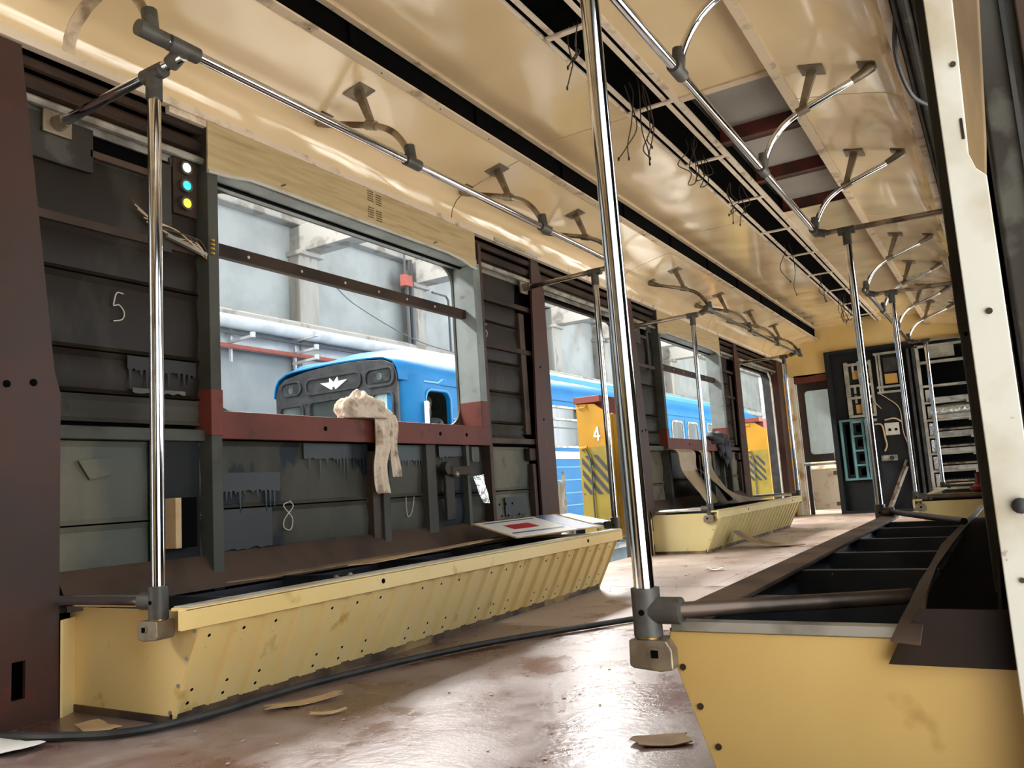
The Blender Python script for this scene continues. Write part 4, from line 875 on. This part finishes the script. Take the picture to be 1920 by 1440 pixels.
for p, m, r in (([(.10, 1.5), (.2, 1.42), (.32, 1.28), (.33, 1.0), (.37, .8), (.36, .55), (.38, .3), (.34, .02)], 'wire_cream', .006), ([(.02, 1.12), (.1, 1.1), (.12, .95), (.13, .85), (.1, .78)], 'wire_cream', .011), ([(.05, 1.5), (.05, 1.4), (.12, 1.3)], 'wire_cream', .006), ([(.14, 1.16), (.25, 1.17), (.33, 1.12)], 'wire_cream', .011)):
    MB().tube(spline([(E(x, z)[0], YE+.02, E(x, z)[1]) for x, z in p]), r, 6).build('cable', m, eq)
for d_ in (0, .05):
    a, b_ = E(.04+d_*.6, .02), E(.33, .66-d_*1.6); MB().bar((a[0], YE-.02, a[1]), (b_[0], YE-.0, b_[1]), .03, .03).build('brace', 'steel_grey' if d_ else 'dull_chrome', eq)
EB(.36, .39, .28, .5, -.01, .03).build('clip', 'aluminium', eq); 
for z in (.12, .2): MB().ball((E(.37, z)[0], YE-.01, E(.37, z)[1]), .04).build('gland', 'dull_chrome', eq)

rk = thing('equipment_rack', (.9, YE, 0), 'grey rack of aluminium trays stacked right of the black cabinet', 'rack')
EB(.565, .60, .2, 2.02, .0, .1).build('upright', 'equip_grey', rk, bevel=.003); EB(1.17, 1.2, .1, 2.05, .0, .1).build('upright', 'equip_grey', rk)
EB(.565, 1.2, 1.985, 2.01, 0, .06).build('top_rail', 'equip_grey', rk); EB(.68, .98, 1.85, 1.985, .05, .1).build('tray_back', 'equip_grey', rk)
EB(.6, 1.2, .1, 2.0, .42, .44).build('rack_back', 'black_gap', rk)
for k, z in enumerate((1.79, 1.5, 1.30, 1.09, .89, .69, .485, .285)):
    EB(.6, 1.2, z, z+.025, .0, .12).build('shelf_rail', 'equip_grey', rk, bevel=.002)
    if k >= 2:
        tr = EB(.66, 1.05+.01*k, z+.02, z+.07, -.02, .2).build('tray', 'aluminium', rk, bevel=.003)
        EB(1.04, 1.075, z-.02, z+.06, -.03, .0).build('clip', 'aluminium', tr)
        if k >= 4:
            hb = MB()
            for i in range(12):
                a, b_ = E(.67+i*.035, z+.11); hb.cyl((a, YE+.06, b_), (a, YE+.1, b_), .014, 7)
            tag(hb.build('contact_row', 'equip_black', tr), None, kind='stuff')
            EB(.68, 1.08, z+.085, z+.105, .02, .05).build('contact_bar', 'dull_chrome', tr)
    if k in (1, 2): EB(.62, .70, z-.17, z-.03, .02, .1).build('relay_box', 'equip_grey', rk)
    if k in (3, 4, 5, 6): EB(.615, .70, z-.17, z-.02, .03, .1).build('foil_box', 'foil', rk)
a, b_ = E(.64, 1.2); MB().tube([(a, YE+.1, b_), (E(1.12, 1.22)[0], YE+.1, E(1.12, 1.22)[1])], .085, 16).build('silver_hose', 'foil', rk)
EB(.60, 1.2, 1.10, 1.112, -.12, -.10).build('front_tube', 'chrome', rk)

# ================================================================== BLUE TRAIN
def train():
    t = thing('metro_wagon', (-7.05, 18, -1.2), 'bright blue metro wagon with black cab front standing on the next track', 'train')
    xn, xf, y0, y1 = -5.7, -8.4, 8.95, 28.2
    wins = [(13.05, 14.95), (16.0, 18.5), (22.3, 24.2), (25.1, 26.8)]
    holes = [rrect(9.42, 10.0, 1.2, 2.12, .14)] + [rrect(a, b, 1.33, 2.12, .1) for a, b in wins]
    doors = [(10.6, 12.3), (19.3, 21.65)]
    side_ = [(y0+.42, .05), (y1, .05), (y1, 2.27), (y0+.42, 2.27)]
    MB().prism([side_] + [h[::-1] for h in holes], 'X', xn, xn-.06).build('side_wall', 'train_blue', t)
    MB().prism([side_], 'X', xf, xf+.06).build('side_wall', 'train_blue', t)
    # corner posts, rounded
    for xs, sg in ((xn, -1), (xf, 1)):
        rows = []
        for z in (.05, .8, 1.6, 2.2, 2.35):
            rows.append([(xs + sg*(.34*(1-math.cos(a))), y0+.42-.40*math.sin(a), z) for a in [R(90)*k/6 for k in range(7)]])
        MB().sheet(rows, .02).build('corner_post', 'train_blue', t)
    # roof loft with domed nose
    rows = []
    p0 = [(1.235, 2.26), (1.225, 2.34), (1.20, 2.44), (1.13, 2.53), (.97, 2.595), (.85, 2.61), (.7, 2.62), (.4, 2.632), (0, 2.638)]
    for y, k, zt in ((y0, 0, 2.64), (y0+.07, .35, 2.70), (y0+.22, .62, 2.77), (y0+.5, .86, 2.86), (y0+.95, .97, 2.93), (y0+1.6, 1, 2.99), (y0+3, 1, 3.02), (y1, 1, 3.02)):
        p1 = [(1.36, 2.22), (1.37, 2.28), (1.33, 2.40), (1.22, 2.54), (1.0, 2.67), (.9, 2.72), (.8, 2.81), (.5, zt-.05), (0, zt)]
        row = [(-7.05+a[0]+(b[0]-a[0])*k, y+(.38 if q < 2 and k < .9 else (.1 if q == 2 and k < .8 else 0))*k, a[1]+(b[1]-a[1])*k) for q, (a, b) in enumerate(zip(p0, p1))]
        row += [(-14.1-p[0], p[1], p[2]) for p in row[-2::-1]]
        rows.append(row)
    MB().sheet(rows, .02).build('roof', 'train_blue', t, ang=50)
    for sg in (-1, 1):
        rows = [[(-7.05+sg*.96, y, 2.67), (-7.05+sg*.92, y, 2.78+d), (-7.05+sg*.75, y, 2.86+d), (-7.05+sg*.6, y, 2.88)] for y, d in ((10.9, -.05), (11.3, .02), (y1, .02))]
        MB().sheet(rows, .02).build('roof_vent_hood', 'train_blue_light', t)
    MB().prism([(y0+.4, 2.235), (y0+.75, 2.235), (y0+.85, 2.29), (y1, 2.29), (y1, 2.315), (y0+.84, 2.315), (y0+.74, 2.26), (y0+.4, 2.26)], 'X', xn+.025, xn-.01).build('rain_gutter', 'train_blue_light', t)
    # front mask
    xa, xb = -5.84, -8.26
    ol = [(xa, .05), (xb, .05), (xb, 2.3), (xb+.06, 2.44), (xb+.2, 2.53), (-7.6, 2.60), (-7.05, 2.63), (-6.5, 2.62), (xa-.25, 2.58), (xa-.06, 2.5), (xa, 2.34)]
    hl = [rrect(-6.30, -5.93, 1.2, 2.08, .06), rrect(-7.52, -6.50, 1.2, 2.1, .07), rrect(-8.14, -7.68, 1.2, 2.08, .06)]
    MB().prism([ol] + [h[::-1] for h in hl], 'Y', y0, y0+.05).build('front_mask', 'train_black', t, bevel=.01)
    def ring(a0, a1, b0, b1, r): MB().prism([rrect(a0-.03, a1+.03, b0-.03, b1+.03, r+.03), rrect(a0, a1, b0, b1, r)[::-1]], 'Y', y0-.03, y0).build('frame_bead', 'train_black', t, bevel=.01)
    for a in ((-6.40, -5.90, 2.22, 2.44, .09), (-7.58, -6.52, 2.25, 2.45, .08), (-8.1, -7.72, 2.28, 2.45, .08), (-6.30, -5.93, 1.2, 2.08, .06), (-7.52, -6.50, 1.2, 2.1, .07), (-8.14, -7.68, 1.2, 2.08, .06)): ring(*a)
    for x, m in ((-6.15, 'train_glass'), (-7.91, 'train_glass')):
        l = MB().prism(rrect(x-.2, x+.2, 2.25, 2.43, .08), 'Y', y0-.012, y0+.01).build('headlamp', 'train_glass_dark', t); MB().cyl((x, y0-.018, 2.34), (x, y0-.011, 2.34), .055, 18).build('lamp_lens', m, l)
    for h, m in zip(hl, ('glass_film', 'train_glass', 'train_glass')): MB().prism(h, 'Y', y0+.02, y0+.03).build('windscreen', m, t)
    # winged M emblem
    em = [(.0, -.03), (.10, -.13), (.15, -.13), (.44, .09), (.12, .06), (.14, .16), (.02, .04)]
    em = [(-.44, .06), (-.14, .05), (-.13, .17), (0, .03), (.13, .17), (.15, .05), (.44, .06), (.09, -.15), (.045, -.15), (.045, -.06), (0, -.1), (-.045, -.06), (-.045, -.15), (-.09, -.15)]
    MB().prism([(-7.03+u*.6, 2.345+v*.55) for u, v in em], 'Y', y0-.02, y0-.002).build('winged_emblem', 'paper_white', t)
    # side details
    for a, b in wins:
        p_ = MB().prism(rrect(a+.02, b-.02, 1.35, 2.10, .09), 'X', xn-.03, xn-.04).build('side_window', 'train_glass', t)
        MB().prism([rrect(a, b, 1.33, 2.12, .1), rrect(a+.04, b-.04, 1.37, 2.08, .07)[::-1]], 'X', xn+.01, xn-.03).build('window_frame', 'steel_grey', p_)
        MB().box(xn-.03, xn+.012, a, b, 1.85, 1.89).build('transom', 'steel_grey', p_); MB().box(xn-.03, xn+.006, a+.62*(b-a), a+.62*(b-a)+.03, 1.88, 2.1).build('mullion', 'steel_grey', p_)
        for z in (1.7,): MB().box(xn-.05, xn-.02, a+.05, b-.05, z, z+.02).build('bar', 'pipe_dark', p_)
    for a, b in doors:
        d = MB().box(xn-.04, xn+.004, a, b, .05, 2.2).build('side_door', 'train_blue', t)
        MB().box(xn, xn+.01, (a+b)/2-.02, (a+b)/2+.02, .1, 2.15).build('door_gap', 'train_black', d)
        for q in (0, 1):
            c0 = a+.2+q*(b-a)/2; c1 = a+(b-a)/2*(q+1)-.2
            MB().prism([rrect(c0-.05, c1+.05, .95, 2.1, .16), rrect(c0, c1, 1.0, 2.05, .14)[::-1]], 'X', xn+.004, xn+.02).build('leaf_frame', 'steel_grey', d)
            MB().prism(rrect(c0, c1, 1.0, 2.05, .14), 'X', xn+.004, xn+.008).build('door_pane', 'train_glass', d)
    segs = [(y0+.45, 9.35), (10.05, 10.55), (12.35, 19.25), (21.7, y1)]
    for a, b in segs[1:]:
        for z in (.25, .48, .72, .96): MB().box(xn-.005, xn+.018, a, b, z, z+.022).build('rib', 'train_blue_light', t)
        for z in (1.5, 1.72):
            if b-a < 1: MB().box(xn-.005, xn+.018, a, b, z, z+.022).build('rib', 'train_blue_light', t)
        MB().box(xn-.005, xn+.02, a, b, 1.12, 1.26).build('belt_stripe', 'train_white', t, bevel=.006)
    MB().box(xf+.1, xn-.1, y0+.3, y1, -.0, .3).build('underfloor', 'train_inside', t); MB().box(xf+.1, xn-.1, 11.0, 11.06, .3, 2.5).build('cab_bulkhead', 'raw_metal_white', t)
    MB().box(xf+.06, xn-.06, y1-.06, y1, .05, 2.4).build('end_wall', 'train_blue', t)
    MB().box(xf+.5, xn-.4, y0+3, y1-3, -.9, 0).build('undergear', 'black_gap', t)
    for y in (12, 14, 23.5, 25.5):
        for x in (xn-.45, xf+.45): MB().cyl((x-.07, y, -.75), (x+.07, y, -.75), .43, 20).build('wheel', 'pipe_dark', t)
    MB().prism([(9.30, 1.62), (9.36, 1.62), (9.36, 1.95), (9.30, 1.95)], 'X', xn+.05, xn+.09).build('wing_mirror', 'train_white', t)
    MB().tube(rrect_loop(9.40, 10.02, 1.18, 2.14, .15), .018, 6, False).build('window_rim', 'train_blue_light', t)
    return t
def rrect_loop(a0, a1, b0, b1, r):
    p = rrect(a0, a1, b0, b1, r); p.append(p[0]); return [(-5.69, y, z) for y, z in p]
train()
# person in the cab
def person():
    e = thing('person', (-6.02, 9.84, .3), 'person in dark grey jacket standing inside the blue cab window', 'person')
    V = [(0, 0, .90), (0, .02, 1.12), (.0, .03, 1.32), (.02, -.02, 1.46), (.03, -.06, 1.56), (.05, -.10, 1.66), (.20, .03, 1.36), (.30, .08, 1.10), (.24, -.12, .92), (.22, -.2, .86), (-.20, .03, 1.36), (-.28, .02, 1.10), (-.2, -.16, .95), (-.18, -.22, .9), (.10, 0, .86), (.11, .0, .48), (.11, .02, .08), (.12, -.12, .04), (-.10, 0, .86), (-.11, .0, .48), (-.11, .02, .08), (-.12, -.12, .04)]
    Ed = [(0, 1), (1, 2), (2, 3), (3, 4), (4, 5), (2, 6), (6, 7), (7, 8), (8, 9), (2, 10), (10, 11), (11, 12), (12, 13), (0, 14), (14, 15), (15, 16), (16, 17), (0, 18), (18, 19), (19, 20), (20, 21)]
    Rr = [.16, .17, .18, .075, .09, .09, .085, .06, .045, .04, .085, .06, .045, .04, .10, .07, .055, .045, .10, .07, .055, .045]
    og = WO[e.name]
    me = bpy.data.meshes.new('body'); me.from_pydata(V, Ed, []); me.materials.append(MATS['jacket'])
    o = bpy.data.objects.new('body', me); COL.objects.link(o); place(o, og, e)
    o.modifiers.new('skin', 'SKIN')
    for i, r in enumerate(Rr):
        sv = me.skin_vertices[0].data[i]; sv.radius = (r, r); sv.use_root = (i == 0)
    s_ = o.modifiers.new('sub', 'SUBSURF'); s_.levels = 2; s_.render_levels = 2
    c = og + Vector((.05, -.11, 1.66))
    hd = MB().ball(c, .11, .82, .95, 1.18, 16); hd.ball(c+Vector((0, -.105, -.01)), .022, .8, 1.1, 1.2, 8); hd.ball(c+Vector((.088, 0, 0)), .025, .5, .8, 1.3, 8); hd.ball(c+Vector((-.088, 0, 0)), .025, .5, .8, 1.3, 8)
    ho = hd.build('head', 'skin', e)
    MB().ball(c+Vector((0, .02, .03)), .115, .86, .95, 1.1, 14).build('hair', 'hair', e)
    for x in (-.035, .035): MB().ball(c+Vector((x, -.095, .015)), .012, n=8).build('eye', 'black_gap', ho)
    MB().ball(c+Vector((0, -.093, -.06)), .022, 1.3, .5, .4, 8).build('mouth', 'pipe_red', ho)
    for sx in (.22, -.18):
        p0 = og+Vector((sx, -.2, .86))
        for k in range(5): MB().tube([p0+Vector(((k-2)*.017, 0, 0)), p0+Vector(((k-2)*.02, -.05, -.02)), p0+Vector(((k-2)*.02, -.07-.005*(2-abs(k-2)), -.05))], [.010, .009, .006], 6).build('finger', 'skin', e)
    MB().tube([og+Vector((.185*math.cos(a), .03+.19*math.sin(a), 1.22)) for a in [2*math.pi*k/20 for k in range(21)]], .018, 6, False).build('reflective_band', 'reflective', e)
person()

# ================================================================== LIFTING JACKS AND HALL THINGS
def jack(X0, Y0, num, lab):
    # numbered face looks along -Y; u runs along +X
    t = thing('lifting_jack', (X0+.2, Y0+.3, -1.2), lab, 'lifting jack', 'yellow lifting jacks')
    u = lambda a: X0+a
    MB().prism([(u(0), -1.2), (u(.40), -1.2), (u(.40), 1.34), (u(.26), 1.44), (u(.22), 1.47), (u(0), 1.49)], 'Y', Y0, Y0+.05).build('front_plate', 'jack_yellow', t, bevel=.005)
    MB().box(u(.005), u(.395), Y0-.004, Y0+.001, -1.19, 1.01).build('faded_paint', 'jack_dirty', t)
    MB().prism([(Y0+.05, -1.2), (Y0+.75, -1.2), (Y0+.75, 1.25), (Y0+.05, 1.36)], 'X', u(.36), u(.41)).build('side_plate', 'jack_yellow', t, bevel=.005)
    MB().box(u(0), u(.05), Y0+.05, Y0+.75, -1.2, 1.48).build('cheek', 'jack_yellow', t)
    MB().prism([(u(.42), -1.2), (u(.56), -1.2), (u(.56), 1.2), (u(.42), 1.3)], 'Y', Y0+.45, Y0+.5).build('rear_plate', 'yellow_bright', t, bevel=.005)
    MB().box(u(-.02), u(.30), Y0-.02, Y0+.6, 1.49, 1.56).build('cap', 'jack_red', t, bevel=.006); MB().box(u(.2), u(.34), Y0+.08, Y0+.5, 1.32, 1.49).build('cap_block', 'jack_red', t)
    MB().tube([(u(.02), Y0-.0, 1.47), (u(.03), Y0-.03, 1.44), (u(.12), Y0-.03, 1.44), (u(.13), Y0, 1.47)], .010, 6).build('lifting_eye', 'jack_yellow', t)
    zt, zb, ua, ub = .92, .50, .03, .32
    for k in range(-2, 6):     # diagonal stripes clipped to the block
        z0_ = zt-.02-k*.125; w_ = .062; sl = .38/.31
        L = [(ua, z0_), (ua, z0_-w_), (ub, z0_-w_-sl*(ub-ua)), (ub, z0_-sl*(ub-ua))]
        def clip(P, zc, keep):
            out = []
            for q in range(len(P)):
                a, b = P[q], P[(q+1) % len(P)]; ia, ib = keep(a[1]-zc), keep(b[1]-zc)
                if ia: out.append(a)
                if ia != ib:
                    f_ = (zc-a[1])/(b[1]-a[1]); out.append((a[0]+f_*(b[0]-a[0]), zc))
            return out
        L = clip(L, zt, lambda d: d <= 0); L = clip(L, zb, lambda d: d >= 0) if len(L) > 2 else L
        if len(L) > 2: MB().prism([(u(a), z) for a, z in L], 'Y', Y0-.008, Y0-.004).build('warning_stripe', 'jack_stripe', t)
    MB().tube(spline([(u(.05), Y0-.03, .99), (u(.11), Y0-.04, .97), (u(.145), Y0-.03, .80), (u(.145), Y0-.03, .3), (u(.18), Y0-.03, .0), (u(.2), Y0-.03, -.4), (u(.14), Y0-.03, -.9)]), .010, 6).build('power_cord', 'pipe_dark', t)
    MB().tube([(u(.03), Y0, 1.0), (u(.04), Y0-.04, 1.0), (u(.12), Y0-.04, 1.01)], .016, 6).build('cord_hook', 'jack_yellow', t)
    if num:
        b = MB(); y, z = u(.19), 1.07
        for q_, P in enumerate(([(y+.042, z), (y+.062, z), (y+.062, z+.15), (y+.042, z+.15)], [(y, z+.038), (y+.08, z+.038), (y+.08, z+.058), (y, z+.058)], [(y, z+.058), (y+.022, z+.058), (y+.062, z+.15), (y+.042, z+.15)])): b.prism(P, 'Y', Y0-.008-.0007*q_, Y0-.003)
        b.build('digit_four', 'paper_white', t)
    return t
jack(-2.6, 8.0, True, 'yellow lifting jack marked with a white 4 and black stripes outside the first doorway')
jack(-2.45, 14.0, False, 'yellow lifting jack with stripes seen through the far doorway')
tw = thing('towel_stand', (-3.5, 9.2, -1.2), 'steel ladder stand with a white towel in front of the blue wagon', 'stand')
for y in (9.05, 9.3): MB().cyl((-3.5, y, -1.2), (-3.5, y, .8 if y > 9.2 else .1), .022, 8).build('post', 'steel_grey', tw)
for z in (.02, -.4, -.8): MB().cyl((-3.5, 9.05, z), (-3.5, 9.3, z), .016, 8).build('rung', 'steel_grey', tw)
rows = [[(-3.46+.03*math.sin(j*2+i*.4), 8.86+.4*j/8-.02*i, .68-.085*i-(.1*math.sin(j*.9) if i == 6 else 0)) for j in range(9)] for i in range(7)]
o = MB().sheet(rows, .01).build('towel', 'duct_white', tw, ang=180)
ct = thing('crate', (-2.2, 7.6, -1.2), 'blue grey metal crate seen low through the first doorway', 'crate')
b = MB().box(-2.45, -1.97, 7.2, 7.92, -.24, -.22); b.box(-1.99, -1.97, 7.2, 7.92, -.24, .0); b.box(-2.45, -2.43, 7.2, 7.92, -.24, .0); b.box(-2.45, -1.97, 7.2, 7.22, -.24, .0); b.box(-2.45, -1.97, 7.9, 7.92, -.24, .0); b.build('box', 'crate_blue', ct)
MB().box(-1.97, -1.955, 7.18, 7.93, -.02, .012).build('rim', 'aluminium', ct); MB().box(-2.46, -1.96, 7.185, 7.2, -.02, .012).build('rim', 'aluminium', ct); MB().box(-2.44, -1.98, 7.22, 7.9, -1.2, -.24).build('pedestal', 'crate_blue', ct)
MB().bar((-2.4, 7.3, .03), (-2.05, 7.85, .05), .06, .03).build('offcut', 'steel_grey', ct)
ct2 = thing('work_table', (-3.6, 9.9, -1.2), 'grey metal trestle table behind the towel stand', 'table')
MB().box(-4.1, -3.7, 9.0, 10.6, .05, .12).build('top', 'crate_blue', ct2); 
for y in (9.1, 10.5):
    for x in (-4.05, -3.75): MB().box(x-.04, x+.04, y-.04, y+.04, -1.2, .05).build('leg', 'pipe_dark', ct2)
